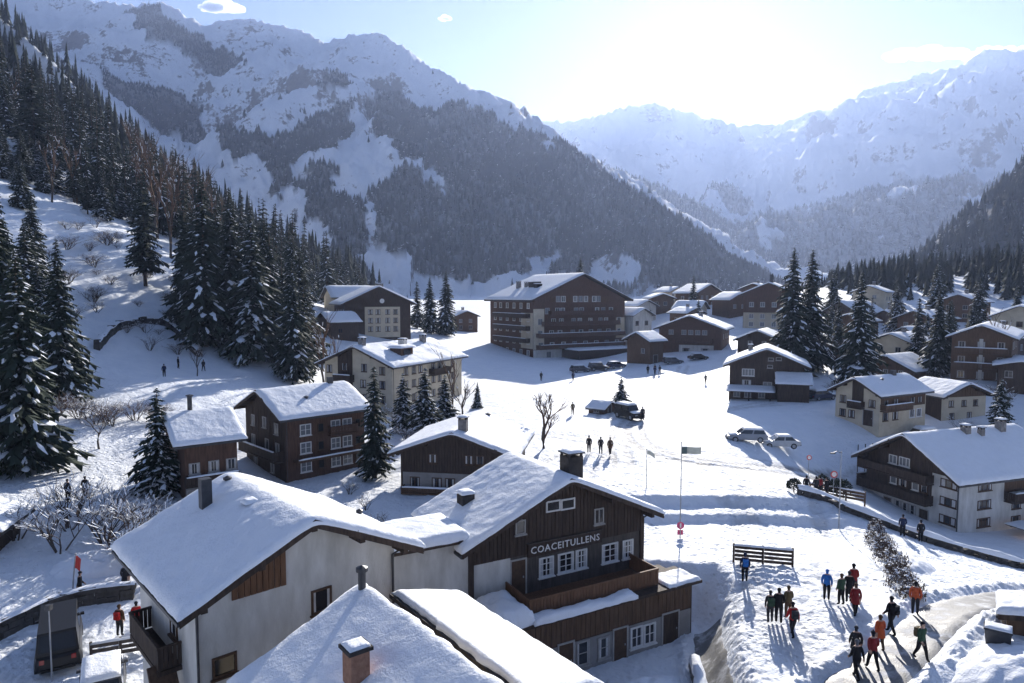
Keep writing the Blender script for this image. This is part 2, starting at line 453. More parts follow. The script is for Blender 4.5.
def mid_clear(X, Y):
    e = fbm(X / 50, Y / 50, 72, 3)
    return in_poly(X + e * 14, Y + e * 18, [(8,905),(18,945),(62,990),(70,960),(36,868),(15,870)]) | in_poly(X + e * 14, Y + e * 18, [(90,850),(105,940),(134,932),(160,852),(150,818)]) | in_poly(X, Y, [(42,1188),(50,1228),(78,1212),(72,1182)])
def build_ground():
    th = np.radians(np.concatenate([np.linspace(-46, 46, 760), np.linspace(47, 313, 90)]))
    rr = np.concatenate([np.geomspace(2, 24, 20)[:-1], np.geomspace(24, 70, 300)[:-1], np.geomspace(70, 400, 190)[:-1], np.geomspace(400, 6900, 300)])
    T, R = np.meshgrid(th, rr)
    X = R * np.sin(T); Y = R * np.cos(T)
    Z, K, U = height(X, Y, True)
    Zr = Z.copy()
    # treading and tyre tracks
    track = np.zeros_like(X)
    nr = int((rr < 160).sum()); Xn, Yn = X[:nr], Y[:nr]
    for pl, w, s in TRACKS:
        for off in ((-.8, .8) if s > 0 else (0,)):
            P = np.array(catmull(pl)); d = np.gradient(P, axis=0); d /= np.linalg.norm(d, axis=1)[:, None] + 1e-9
            Q = P + off * np.c_[d[:, 1], -d[:, 0]]
            track[:nr] = np.maximum(track[:nr], abs(s) * (1 - smooth(w * .4, w, seg_dist(Xn, Yn, [tuple(q) for q in Q]))))
    near = (R < 110)
    Z = Z - .10 * track * near
    trod = (1 - smooth(70, 150, R)) * smooth(-.2, .25, fbm(X / 9, Y / 9, 77, 3) + .12)
    trod = np.clip(trod, .25, 1)
    lump = (fbm(X * 1.3, Y * 1.3, 61, 4) * .15 + .07 * fbm(X * 4, Y * 4, 62, 2)) * (1 - smooth(60, 90, R))
    Z = Z + lump * (.35 + .65 * trod)
    # banks of ploughed snow along the street and the lane
    for pl, w, hgt in PLOUGHED:
        d = np.full(X.shape, 1e6); d[:nr] = seg_dist(Xn, Yn, catmull(pl))
        Z = Z + hgt * np.exp(-((d - w - .55) / .45) ** 2) * (.35 + 1.1 * np.clip(fbm(X * 1.4, Y * 1.4, 91, 4, .65) + .4, 0, 1) + .35 * np.abs(fbm(X * 3.1, Y * 3.1, 93, 3, .6))) * near
        wr = 1 - smooth(w - .1, w + .25, d)
        Z = np.where(near, Z * (1 - wr) + (Zr - .06) * wr, Z)
    rock = smooth(.25, .9, fbm(X / 260, Y / 260, 15, 4) + .5) * np.where(K >= 3, 1 - smooth(.25, .6, U), 0)
    # floor of the dense woods: undergrowth, needles, litter, plus tree shade painted in
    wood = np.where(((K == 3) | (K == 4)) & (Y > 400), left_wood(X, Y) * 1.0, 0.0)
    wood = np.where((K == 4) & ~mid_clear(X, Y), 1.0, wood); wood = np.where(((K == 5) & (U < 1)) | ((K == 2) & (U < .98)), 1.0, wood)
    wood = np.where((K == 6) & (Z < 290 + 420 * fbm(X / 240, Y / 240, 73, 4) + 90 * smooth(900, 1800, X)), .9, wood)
    ny, nx = X.shape
    idx = np.arange(ny * nx).reshape(ny, nx)
    a = idx[:-1]; b = idx[1:]
    F = np.stack([a, np.roll(a, -1, 1), np.roll(b, -1, 1), b], -1).reshape(-1, 4)[:, ::-1]
    fk = K.ravel()[F].max(1)
    fk[(R[:-1].ravel() < 150) & (fk == 0)] = 0
    V = np.stack([X, Y, Z], -1).reshape(-1, 3)
    ob = {}
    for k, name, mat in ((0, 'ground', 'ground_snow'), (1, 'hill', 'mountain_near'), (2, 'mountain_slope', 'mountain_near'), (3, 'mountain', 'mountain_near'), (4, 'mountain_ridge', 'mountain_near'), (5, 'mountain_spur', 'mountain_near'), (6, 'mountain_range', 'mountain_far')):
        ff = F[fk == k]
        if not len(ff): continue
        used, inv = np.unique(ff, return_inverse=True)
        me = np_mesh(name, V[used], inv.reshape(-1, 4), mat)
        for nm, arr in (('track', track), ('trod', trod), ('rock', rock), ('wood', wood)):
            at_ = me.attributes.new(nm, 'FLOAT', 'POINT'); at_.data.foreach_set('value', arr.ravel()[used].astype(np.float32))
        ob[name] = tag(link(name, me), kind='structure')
    # cap under the camera
    return ob
GROUND = build_ground()
def gz(x, y):
    return float(height(np.array([x]), np.array([y]))[0])
def asphalt_mat():
    m, nt, b = new_mat('asphalt'); tc = N(nt, 'ShaderNodeTexCoord'); P = tc.outputs['Object']
    n1 = N(nt, 'ShaderNodeTexNoise', i_Scale=.9, i_Detail=7, i_Roughness=.65); nt.links.new(P, n1.inputs['Vector'])
    n2 = N(nt, 'ShaderNodeTexNoise', i_Scale=14, i_Detail=4); nt.links.new(P, n2.inputs['Vector'])
    base = ramp(nt, n1.outputs['Fac'], [(.3, (.11, .108, .105)), (.7, (.20, .196, .19))])
    sn = ramp(nt, n1.outputs['Fac'], [(.50, (0, 0, 0)), (.66, (.85, .85, .85))])
    nt.links.new(mixc(nt, sn.outputs[0], base.outputs[0], (.62, .63, .65)), b.inputs['Base Color'])
    rr = ramp(nt, n1.outputs['Fac'], [(.3, (.35,) * 3), (.6, (.75,) * 3)]); nt.links.new(rr.outputs[0], b.inputs['Roughness'])
    bp = N(nt, 'ShaderNodeBump', i_Strength=1.0, i_Distance=.02); nt.links.new(n2.outputs['Fac'], bp.inputs['Height']); nt.links.new(bp.outputs[0], b.inputs['Normal'])
asphalt_mat()
def ribbon(name, pl, w, mat, lift=.035, nw=9, edge=.35, seed=3):
    P = np.array(catmull(pl, 14)); d = np.gradient(P, axis=0); d /= np.linalg.norm(d, axis=1)[:, None]
    nrm = np.c_[d[:, 1], -d[:, 0]]; t = np.linspace(-1, 1, nw); s = np.arange(len(P))
    off = w * t[None, :] + edge * fbm(s[:, None] * .22 + t[None, :] * 0, t[None, :] * 2.0 + s[:, None] * 0, seed, 3) * np.abs(t)[None, :]
    X = P[:, 0:1] + nrm[:, 0:1] * off; Y = P[:, 1:2] + nrm[:, 1:2] * off
    Z = height(X, Y) + lift
    Z = np.where(np.abs(t)[None, :] > .95, Z - .12, Z)
    idx = np.arange(X.size).reshape(X.shape)
    F = np.stack([idx[:-1, :-1], idx[:-1, 1:], idx[1:, 1:], idx[1:, :-1]], -1).reshape(-1, 4)
    return tag(link(name, np_mesh(name, np.stack([X, Y, Z], -1).reshape(-1, 3), F, mat)), kind='structure')
ribbon('street', STREET, 1.3, 'asphalt'); ribbon('lane', LANE, .8, 'asphalt', seed=8)


# ------------------------------------------------------------------ conifers
def conifer_meshes(name, seed, R=.17, whorls=30, nb=7, snow=.5, droop=.35, bare=.06, seg=5, gap=.0, snow_size=1.0):
    """unit-height spruce: returns meshes (trunk, crown, snow)"""
    rg = random.Random(seed)
    tr = MB(); pts = []; rad = []
    for i in range(8):
        t = i / 7
        pts.append((rg.uniform(-.004, .004), rg.uniform(-.004, .004), t * .97)); rad.append(.0125 * (1 - t) ** .8 + .0015)
    tr.tube(pts, rad, 7)
    V = []; Fc = []; SV = []; SF = []
    ph = 0.0
    for w in range(whorls):
        h = bare + (1 - bare) * (w + rg.uniform(-.3, .3)) / whorls
        if h > .985: continue
        prof = R * min(1.0, (1 - h) / .92) ** .82 * (.55 + .45 * min(1, (h - bare + .03) / .12))
        k = max(3, int(round(nb * (.6 + .5 * (1 - h)))))
        ph += 2.4
        for b in range(k):
            if rg.random() < gap: continue
            a = ph + 2 * math.pi * b / k + rg.uniform(-.3, .3)
            L = prof * rg.uniform(.5, 1.18) * (1 + .22 * math.sin(a * 2 + seed) * math.sin(h * 9 + seed * 2)) + .008
            ca, sa = math.cos(a), math.sin(a)
            hz = h + rg.uniform(-.012, .012)
            rise = rg.uniform(.05, .25) * (1 if h > .6 else .3)
            dr = droop * rg.uniform(.7, 1.3)
            P = []
            for s in range(seg + 1):
                t = s / seg
                rr = L * t
                z = hz + L * (rise * t - dr * t * t + .10 * max(0, t - .7))
                bend = .1 * L * math.sin(t * 3) * rg.uniform(-1, 1)
                P.append((ca * rr - sa * bend, sa * rr + ca * bend, z))
            width = L * rg.uniform(.26, .40) + .005
            for s in range(seg):
                t1 = (s + 1) / seg
                p0 = P[s]; p1 = P[s + 1]
                wt = width * (1 - .72 * t1) * (.7 + .6 * rg.random())
                for side in (-1, 1):
                    o = len(V)
                    hang = wt * rg.uniform(.30, .95)
                    f = rg.uniform(.2, .9)
                    tip = (p0[0] + (p1[0] - p0[0]) * (1.0 + f) - sa * side * wt, p0[1] + (p1[1] - p0[1]) * (1.0 + f) + ca * side * wt, p1[2] - hang)
                    mid = (p0[0] + (p1[0] - p0[0]) * .2 - sa * side * wt * .45, p0[1] + (p1[1] - p0[1]) * .2 + ca * side * wt * .45, p0[2] - hang * .9)
                    V.extend((p0, p1, tip, mid)); Fc.append((o, o + 1, o + 2, o + 3) if side > 0 else (o, o + 3, o + 2, o + 1))
                # twigs that hang below the branch
                o = len(V)
                V.extend((p0, p1, (p1[0] * .98, p1[1] * .98, p1[2] - wt * rg.uniform(.8, 1.8)), (p0[0], p0[1], p0[2] - wt * rg.uniform(.4, 1.0))))
                Fc.append((o, o + 1, o + 2, o + 3))
                # small pads of snow that lie along the branch
                if s and rg.random() < snow * (.45 + .55 * (1 - h)):
                    o = len(SV); ww = (wt * .62 + .0015) * rg.uniform(.45, 1.0) * snow_size
                    lift = .0025; q = []
                    for t, wv, up in ((-.15, .25, .1), (.35, 1.0, .55), (.8, .85, .45), (1.25, .2, -.1)):
                        c = [p0[j] + (p1[j] - p0[j]) * t for j in range(3)]; wv *= ww * rg.uniform(.7, 1.25); off = rg.uniform(-.3, .3) * ww
                        for side, k2 in ((-1, -.35), (0, up), (1, -.35)): SV.append((c[0] - sa * (side * wv + off), c[1] + ca * (side * wv + off), c[2] + lift + k2 * ww * .5))
                    for q in range(3):
                        for j in (0, 1): a0 = o + q * 3 + j; SF.append((a0, a0 + 3, a0 + 4, a0 + 1))
    c = np_mesh(name + '_crown', V, Fc, 'needles', False)
    s = np_mesh(name + '_snow', SV, SF, 'snow', True) if SF else None
    return tr.mesh(name + '_trunk', 'bark', True), c, s

CON = [
 conifer_meshes('spruce_a', 1, R=.165, whorls=46, nb=9, snow=.24, droop=.55, seg=5),
 conifer_meshes('spruce_b', 2, R=.195, whorls=44, nb=9, snow=.42, droop=.50, seg=5, snow_size=1.1),
 conifer_meshes('spruce_c', 3, R=.125, whorls=48, nb=8, snow=.16, droop=.6, gap=.08, seg=4),
 conifer_meshes('spruce_d', 4, R=.24, whorls=34, nb=10, snow=.55, droop=.40, seg=5, snow_size=1.2),
 conifer_meshes('spruce_e', 5, R=.17, whorls=36, nb=7, snow=.08, droop=.45, bare=.16, gap=.14, seg=5),
]
CON_LO = [conifer_meshes('wood_spruce_%d' % i, 60 + i, R=r, whorls=20, nb=7, snow=sn, droop=.55, seg=3, snow_size=1.3) for i, (r, sn) in enumerate(((.15, .26), (.125, .2), (.17, .36)))]
GROUP_WOOD = 'conifers of the dense wood on the hillside'
def conifer(kind, x, y, h, label, group=None, rz=None, wide=1.0, z=None, lo=False):
    t, c, s = (CON_LO if lo else CON)[kind]
    zz = gz(x, y) if z is None else z
    root = empty('conifer_tree', (x, y, zz - .02 * h * (0 if not lo else 1)), RNG.uniform(0, 6.28) if rz is None else rz)
    root.scale = (h * wide, h * wide, h)
    tag(root, label, 'tree', group)
    link('trunk', t, root); link('crown', c, root)
    if s: tag(link('snow', s, root), kind='stuff')
    return root

# low trees for the far woods
def far_tree(name, seed, r):
    rg = random.Random(seed); V = []; F = []; S = []
    nl = 8
    for l in range(nl):
        z0 = .06 + .84 * l / nl; z1 = z0 + .26 - .012 * l; rad = r * (1 - l / nl * .93)
        n = 12; o = len(V)
        for k in range(n):
            a = 2 * math.pi * (k + .5 * l) / n + rg.uniform(-.2, .2); q = rad * (rg.uniform(.85, 1.2) if k % 2 else rg.uniform(.38, .6))
            V.append((math.cos(a) * q, math.sin(a) * q, z0 + (rg.uniform(-.05, -.01) if k % 2 else rg.uniform(.03, .07))))
        V.append((rg.uniform(-.008, .008), rg.uniform(-.008, .008), min(1.0, z1)))
        for k in range(n):
            F.append((o + k, o + (k + 1) % n, o + n)); S.append(1 if rg.random() < .025 else 0)
    me = np_mesh(name, V, F, 'needles_far', False); me.materials.append(MATS['snow'])
    me.polygons.foreach_set('material_index', S)
    return me
PROTO = [bpy.data.objects.new('far_spruce', far_tree('far_spruce', 90 + i, r)) for i, r in enumerate((.15, .12, .18))]
proto_col = bpy.data.collections.new('far_spruce_kinds')
for o in PROTO: proto_col.objects.link(o)

def forest_group():
    g = bpy.data.node_groups.new('wood', 'GeometryNodeTree')
    g.interface.new_socket('Geometry', in_out='INPUT', socket_type='NodeSocketGeometry')
    g.interface.new_socket('Geometry', in_out='OUTPUT', socket_type='NodeSocketGeometry')
    i = g.nodes.new('NodeGroupInput'); o = g.nodes.new('NodeGroupOutput')
    m2p = g.nodes.new('GeometryNodeMeshToPoints')
    ci = g.nodes.new('GeometryNodeCollectionInfo'); ci.inputs['Collection'].default_value = proto_col
    ci.inputs['Separate Children'].default_value = True; ci.inputs['Reset Children'].default_value = True
    ip = g.nodes.new('GeometryNodeInstanceOnPoints'); ip.inputs['Pick Instance'].default_value = True
    ri = g.nodes.new('FunctionNodeRandomValue'); ri.data_type = 'INT'; ri.inputs[4].default_value = 0; ri.inputs[5].default_value = 2
    rv = g.nodes.new('FunctionNodeRandomValue'); rv.data_type = 'FLOAT_VECTOR'; rv.inputs[0].default_value = (-.03, -.03, 0); rv.inputs[1].default_value = (.03, .03, 6.28)
    na = g.nodes.new('GeometryNodeInputNamedAttribute'); na.data_type = 'FLOAT_VECTOR'; na.inputs['Name'].default_value = 'size'
    L = g.links.new
    L(i.outputs[0], m2p.inputs['Mesh']); L(m2p.outputs['Points'], ip.inputs['Points']); L(ci.outputs[0], ip.inputs['Instance'])
    L(ri.outputs[2], ip.inputs['Instance Index']); L(rv.outputs[0], ip.inputs['Rotation']); L(na.outputs[0], ip.inputs['Scale'])
    L(ip.outputs[0], o.inputs[0])
    return g
WOOD = forest_group()
def forest(name, X, Y, H, W, label):
    Z = height(X, Y) - .6
    me = bpy.data.meshes.new(name); me.vertices.add(len(X))
    me.vertices.foreach_set('co', np.stack([X, Y, Z], -1).astype(np.float32).ravel())
    at_ = me.attributes.new('size', 'FLOAT_VECTOR', 'POINT')
    at_.data.foreach_set('vector', np.stack([H * W, H * W, H], -1).astype(np.float32).ravel())
    o = link(name, me); tag(o, label, 'forest', kind='stuff')
    m = o.modifiers.new('wood', 'NODES'); m.node_group = WOOD
    return o
def scatter(x0, x1, y0, y1, step, seed):
    rs = np.random.RandomState(seed)
    gx, gy = np.meshgrid(np.arange(x0, x1, step), np.arange(y0, y1, step))
    return (gx + rs.uniform(-.55, .55, gx.shape) * step).ravel(), (gy + rs.uniform(-.55, .55, gx.shape) * step).ravel(), rs

HILL_WOOD = [(-560,480),(-330,470),(-250,440),(-190,405),(-120,390),(-62,330),(-52,240),(-52,185),(-46,150),(-50,128),(-62,136),(-80,166),(-86,154),(-97,154),(-118,178),(-150,192),(-200,190),(-330,260),(-560,360)]
def woods():
    # the mountain on the left
    X, Y, rs = scatter(-1300, 330, 420, 2000, 5.2, 5)
    Z, K, U = height(X, Y, True)
    e = fbm(X / 45, Y / 45, 71, 3)
    keep = left_wood(X, Y)
    keep &= (K == 3) | (K == 0) | (K == 4)
    thin = (rs.rand(len(X)) < .006) & (K == 3) & (Z < 560) & (e > -.05)
    keep |= thin
    keep &= rs.rand(len(X)) < .9
    H = rs.uniform(7.5, 17, len(X)) * np.where(Z > 420, .75, 1)
    s = keep & ~((X > -60) & (Y < 560))
    forest('forest', X[s], Y[s], H[s], rs.uniform(1.5, 2.4, s.sum()), 'dark conifer woods in patches on the snowy mountain above the cream chalet')
    # the ridge that falls to the valley
    X, Y, rs = scatter(-120, 420, 700, 1450, 4.8, 6)
    Z, K, U = height(X, Y, True)
    e = fbm(X / 50, Y / 50, 72, 3)
    clear = mid_clear(X, Y)
    s = (K == 4) & ~clear & (rs.rand(len(X)) < .93) & (U < 1.02)
    forest('forest', X[s], Y[s], rs.uniform(8, 17, s.sum()), rs.uniform(1.5, 2.4, s.sum()), 'dense conifer forest on the ridge falling behind the big timber hotel')
    X, Y, rs = scatter(150, 900, 1250, 2500, 8.5, 7)
    Z, K, U = height(X, Y, True)
    s = (K == 5) & (U < 1.0) & (rs.rand(len(X)) < .9)
    forest('forest', X[s], Y[s], rs.uniform(12, 22, s.sum()), rs.uniform(1.5, 2.2, s.sum()), 'hazy blue conifer forest on the farther ridge end below the sun')
    # foot of the far range
    X, Y, rs = scatter(250, 3300, 1300, 4000, 12.5, 8)
    Z, K, U = height(X, Y, True)
    e = fbm(X / 240, Y / 240, 73, 4)
    lim = 290 + 420 * e + 90 * smooth(900, 1800, X)
    s = ((K == 6) | (K == 0)) & (Z < lim) & (rs.rand(len(X)) < .85) & (Y > 1300)
    forest('forest', X[s], Y[s], rs.uniform(12, 24, s.sum()), rs.uniform(1.8, 2.8, s.sum()), 'hazy blue conifer forest at the foot of the far mountain range')
    # the dark slope at the edge of the picture
    X, Y, rs = scatter(90, 700, 190, 900, 5.2, 9)
    Z, K, U = height(X, Y, True)
    e = fbm(X / 60, Y / 60, 74, 3)
    clear = seg_dist(X, Y, [(415, 590), (408, 615), (403, 638), (390, 645), (375, 655)]) < 6
    low = (K == 0) & (((X / Y > .50 - .0004 * np.clip(Y - 200, 0, 300)) & (Y > 205)) | ((X / Y > .66) & (Y > 186))) & (Y < 640) & (Z > 5)
    for hx, hy in ((112, 172), (104, 200), (99, 182), (104, 140), (94, 160), (115, 185)): low &= np.hypot(X - hx - 3, Y - hy - 4) > 12
    s = ((K == 2) & (U < .98) | low) & ~clear & (rs.rand(len(X)) < .92)
    forest('forest', X[s], Y[s], rs.uniform(8, 17, s.sum()) * np.where(K[s] == 0, .72, 1), rs.uniform(1.2, 1.8, s.sum()), 'dark conifer forest on the near slope at the right edge')
    # the hillside wood: the nearest trees one by one, the rest as one mass
    X, Y, rs = scatter(-560, -40, 110, 480, 6.2, 10)
    e = fbm(X / 22, Y / 22, 75, 3)
    s = in_poly(X, Y, HILL_WOOD) & (e > -.42) & (rs.rand(len(X)) < .9) & (np.abs(X / Y) < .80)
    X, Y = X[s], Y[s]; o = np.argsort(np.hypot(X, Y)); X, Y = X[o], Y[o]
    n = 238
    for i in range(n):
        h = rs.uniform(9, 24)
        conifer(rs.randint(3), float(X[i]), float(Y[i]), h, 'dark snow-dusted conifer standing among others in the dense hillside wood', GROUP_WOOD, wide=rs.uniform(.75, 1.15), lo=True)
    forest('forest', X[n:], Y[n:], rs.uniform(10, 23, len(X) - n), rs.uniform(.8, 1.2, len(X) - n), 'conifer wood on the upper part of the near left hillside')
woods()

# ------------------------------------------------------------------ trees and shrubs that stand out
SPRUCES = [
 (1, -41.5, 57.3, 18.8, 1.10, 'tall snow-laden spruce in front at the left edge, above the bare shrubs'),
 (0, -50.4, 76.0, 18.1, 1.10, 'dark spruce just right of the tall snow-laden spruce at left edge'),
 (0, -55.8, 74.0, 24.1, 1.10, 'very tall spruce cut by the left edge of the photo'),
 (1, -63.7, 92.0, 10.6, 1.20, 'snowy spruce further back between the left-edge spruces'),
 (3, -29.8, 56.8, 9.2, 1.05, 'small wide snow-covered spruce standing before the low brown house'),
 (4, -68.5, 128.2, 21.3, 1.15, 'solitary tall spruce with bare lower trunk on the snowy knoll'),
 (0, -50.3, 112.0, 28.0, 1.25, 'tallest spruce of the clump on the knoll, right of the stone wall'),
 (0, -47.5, 116.0, 26.7, 1.20, 'tall spruce in the middle of the clump on the knoll'),
 (2, -56.2, 118.0, 22.9, 1.30, 'slim spruce at the left of the clump on the knoll'),
 (1, -42.9, 113.0, 24.5, 1.15, 'snowy spruce right of the middle of the clump on the knoll'),
 (0, -52.4, 122.0, 23.1, 1.30, 'dark spruce tucked behind the tallest one on the knoll'),
 (2, -41.7, 118.0, 23.8, 1.30, 'slim dark spruce near the right end of the clump on the knoll'),
 (0, -34.7, 108.0, 19.5, 1.20, 'spruce at the right end of the clump, above the brown chalet roof'),
 (2, -35.3, 116.0, 15.7, 1.30, 'shorter spruce beside the snowy roofs, last of the clump'),
 (0, -59.1, 128.0, 18.4, 1.30, 'dark spruce half hidden at the back left of the clump'),
 (4, -122.3, 178.0, 27.2, 1.50, 'tall dark spruce alone on the upper snow patch at left'),
 (0, -134.6, 185.0, 16.4, 1.30, 'dark spruce left of the lone one on the upper snow patch'),
 (0, -127.1, 195.0, 10.5, 1.30, 'spruce right of the lone one at the foot of the upper wood'),
 (1, -110.5, 150.0, 12.0, 1.30, 'snowy spruce on the slope behind the left-edge spruces'),
 (2, -98.4, 165.0, 13.7, 1.40, 'slim spruce at the lower rim of the wood above the bright crest'),
 (1, -91.7, 160.0, 12.0, 1.40, 'frosted spruce at the lower rim of the wood, beside brown larches'),
 (1, -100.1, 160.0, 6.1, 1.40, 'frosted low spruce above the left end of the bright crest'),
 (2, -13.2, 64.9, 11.2, 1.35, 'slim tall spruce right against the tall red-brown chalet'),
 (3, -13.5, 84.0, 7.5, 1.05, 'snowy spruce before the cream house corner'),
 (3, -10.5, 82.0, 8.4, 1.25, 'broad snowy spruce before the drainpipe of the cream house'),
 (3, -8.7, 88.0, 6.8, 1.3, 'broad snowy spruce at right of the pair before the cream house'),
 (1, -5.1, 100.0, 3.9, 1.10, 'little spruce alone right of the cream house'),
 (3, 15.1, 93.9, 4.6, 1.35, 'little spruce beside the tiny hut on the square'),
 (0, 52.6, 128.0, 24.0, 1.35, 'left stem of the tall twin spruce behind the black-timber chalet'),
 (0, 57.4, 131.0, 23.4, 1.35, 'right stem of the tall twin spruce behind the black-timber chalet'),
 (1, 55.2, 108.0, 19.1, 1.20, 'tall snowy spruce with bare top rising behind the cream two-storey house'),
 (2, 76.3, 128.0, 13.3, 1.40, 'short dark spruce left of the pair at right'),
 (0, 72.6, 116.0, 15.1, 1.20, 'tall dark spruce between the right-hand houses'),
 (2, 78.1, 122.0, 12.8, 1.40, 'slim dark spruce close behind the tall one at right'),
 (3, 62.1, 86.0, 8.6, 1.10, 'bushy dark snow-laden spruce above the guest house roof'),
 (0, -22.8, 190.0, 15.9, 1.30, 'dark spruce behind the cream house, left of three'),
 (0, -18.5, 192.0, 18.3, 1.30, 'dark spruce behind the cream house, middle of three'),
 (2, -27.8, 200.0, 14.2, 1.40, 'slim dark spruce behind the cream house, beside the cream gable'),
 (0, 23.5, 236.0, 23.2, 1.30, 'dark spruce top showing over the hotel ridge'),
 (1, -21.6, 51.0, 3.0, 1.10, 'very small snowy spruce by the low brown house wall'),
 (1, 70.4, 150.0, 11.5, 1.20, 'frosted spruce between twin spruce and the dark sunlit-roofed house'),
 (0, 110.9, 150.0, 11.4, 1.30, 'dark spruce behind the far right roofs'),
]
for q, (x, y, h) in enumerate([(-45.5, 126, 24), (-50.5, 133, 25), (-39, 126, 21), (-56, 138, 22), (-36.5, 121, 17), (-62, 131, 20), (-43.5, 136, 22), (-47.5, 121, 23), (-54.5, 117.5, 22)]):
    conifer((0, 2, 0, 1)[q % 4], x, y, h, 'dark spruce packed inside the clump on the knoll', 'inner spruces of the clump on the knoll', wide=1.0 + .12 * (q % 3))
for k, x, y, h, w, lab in SPRUCES:
    conifer(k, x, y, h, lab, 'spruces standing in and around the village', wide=w * (.9 if w > 1.15 and h > 15 else 1))
noise_mat('bark_grey', (.055, .045, .040), (.12, .10, .088), 6, .9, stretch=(1, 1, .3))
noise_mat('twigs', (.045, .032, .026), (.10, .072, .055), 3, .9)
noise_mat('larch_twigs', (.085, .048, .030), (.16, .095, .058), 3, .9)
def bare_tree_meshes(name, seed, stems=1, spread=.5, levels=4, twig='twigs', snow=.25, upright=.5, trunk_h=.35):
    rg = random.Random(seed); T = MB(); B = MB(); SV = []; SF = []
    def grow(p, d, L, r, lev):
        q = p + d * L; mid = p + d * (L * .5) + Vector((rg.uniform(-1, 1), rg.uniform(-1, 1), 0)) * L * .06
        (T if lev == 0 else B).tube([p, mid, q], [r, r * .85, r * .66], 5 if lev == 0 else 3, cap=False)
        if lev > 1 and rg.random() < snow:
            o = len(SV); w = max(r * 1.7, .006)
            for c in (p.lerp(q, .15), p.lerp(q, .5), p.lerp(q, .85)):
                s = d.cross(Vector((0, 0, 1))); s = s.normalized() * w if s.length > .05 else Vector((w, 0, 0))
                SV.extend([tuple(c - s + Vector((0, 0, r * .3))), tuple(c + Vector((0, 0, r + w * .9))), tuple(c + s + Vector((0, 0, r * .3)))])
            for i in (0, 3):
                for j in (0, 1): SF.append((o + i + j, o + i + j + 3, o + i + j + 4, o + i + j + 1))
        if lev >= levels: return
        n = rg.randint(3, 4) if lev < 2 else rg.randint(2, 4)
        for i in range(n):
            t = rg.uniform(.45, 1.0) if i else 1.0
            a = rg.uniform(0, 6.28); sp = spread * rg.uniform(.5, 1.2)
            e = d + Vector((math.cos(a) * sp, math.sin(a) * sp, rg.uniform(-.05, .25) * upright)); e.normalize()
            grow(p + d * (L * t), e, L * rg.uniform(.55, .82), r * rg.uniform(.45, .62), lev + 1)
    for s in range(stems):
        a = rg.uniform(0, 6.28); lean = 0 if stems == 1 else rg.uniform(.15, .7)
        d = Vector((math.cos(a) * lean, math.sin(a) * lean, 1)).normalized()
        grow(Vector((math.cos(a) * .04 * (stems > 1), math.sin(a) * .04 * (stems > 1), -.03)), d, trunk_h * rg.uniform(.8, 1.1), .022 if stems == 1 else .012, 0)
    return T.mesh(name + '_trunk', 'bark_grey', True), B.mesh(name + '_crown', twig, True), np_mesh(name + '_snow', SV, SF, 'snow') if SF else None
BARE = [bare_tree_meshes('bare_a', 1, snow=.12), bare_tree_meshes('bare_b', 2, spread=.6, snow=.2),
        bare_tree_meshes('shrub_a', 3, stems=6, spread=.75, levels=3, snow=.45, trunk_h=.4), bare_tree_meshes('shrub_b', 4, stems=7, spread=.8, levels=3, snow=.7, trunk_h=.36),
        bare_tree_meshes('larch_a', 5, spread=.32, levels=4, twig='larch_twigs', snow=.06, trunk_h=.5), bare_tree_meshes('bush_c', 6, stems=8, spread=.8, levels=3, twig='larch_twigs', snow=.25, trunk_h=.4), bare_tree_meshes('bare_full', 9, spread=.62, levels=5, twig='larch_twigs', snow=.03, trunk_h=.26)]
def bare(kind, x, y, h, label, cat='tree', group=None, wide=1.0, name=None):
    t, c, s = BARE[kind]
    root = tag(empty(name or ('bare_tree' if cat == 'tree' else 'shrub'), (x, y, gz(x, y))), label, cat, group); root.rotation_euler = (0, 0, RNG.uniform(0, 6.28)); root.scale = (h * wide, h * wide, h)
    link('trunk', t, root); link('crown', c, root)
    if s: tag(link('snow', s, root), kind='stuff')
    return root
for k, x, y, h, w, lab in [
 (6, 3.4, 72, 11.0, 1.1, 'full leafless brown tree between the inn chimney and the open square'),
 (1, -39.5, 64.5, 4.4, 1.1, 'thin leafless young tree on the snow left of the small wide spruce'),
 (0, -44.5, 96, 5.5, .8, 'slender leafless tree on the piste below the stone wall'),
 (4, -27.5, 104, 9, 1.1, 'brown leafless tree behind the tall red-brown chalet'),
 (4, -31, 112, 10, 1.1, 'brown leafless tree below the snowy roofs beside the spruce clump'),
 (4, -8.5, 96, 8, 1.1, 'brown leafless tree at the end of the cream house'),
 (0, -6.8, 92, 6.5, 1.1, 'grey leafless tree right of the cream house wall'),
 (1, 57.5, 118, 8.5, 1.2, 'dark leafless tree in the garden left of the tall snowy spruce'),
 (1, 61, 128, 9, 1.2, 'dark leafless tree beneath the twin spruce'),
 (1, 47, 96, 5.5, 1.2, 'frosted leafless tree above the cream two-storey house'),
 (1, 66.5, 92, 6.0, 1.2, 'frosted leafless tree before the pale house with brown gable top'),
 (4, 80, 112, 9, 1.2, 'leafless tree below the three-storey timber house'),
 ]: bare(k, x, y, h, lab, wide=w)
rs_ = random.Random(33)
for i in range(34):
    x = rs_.uniform(-135, -66); y = -x * rs_.uniform(1.62, 2.1) + 22
    bare(4, x, y, rs_.uniform(11, 18), 'reddish-brown leafless larch among the spruces of the hillside wood', group='bare larches in the hillside wood', wide=1.0)
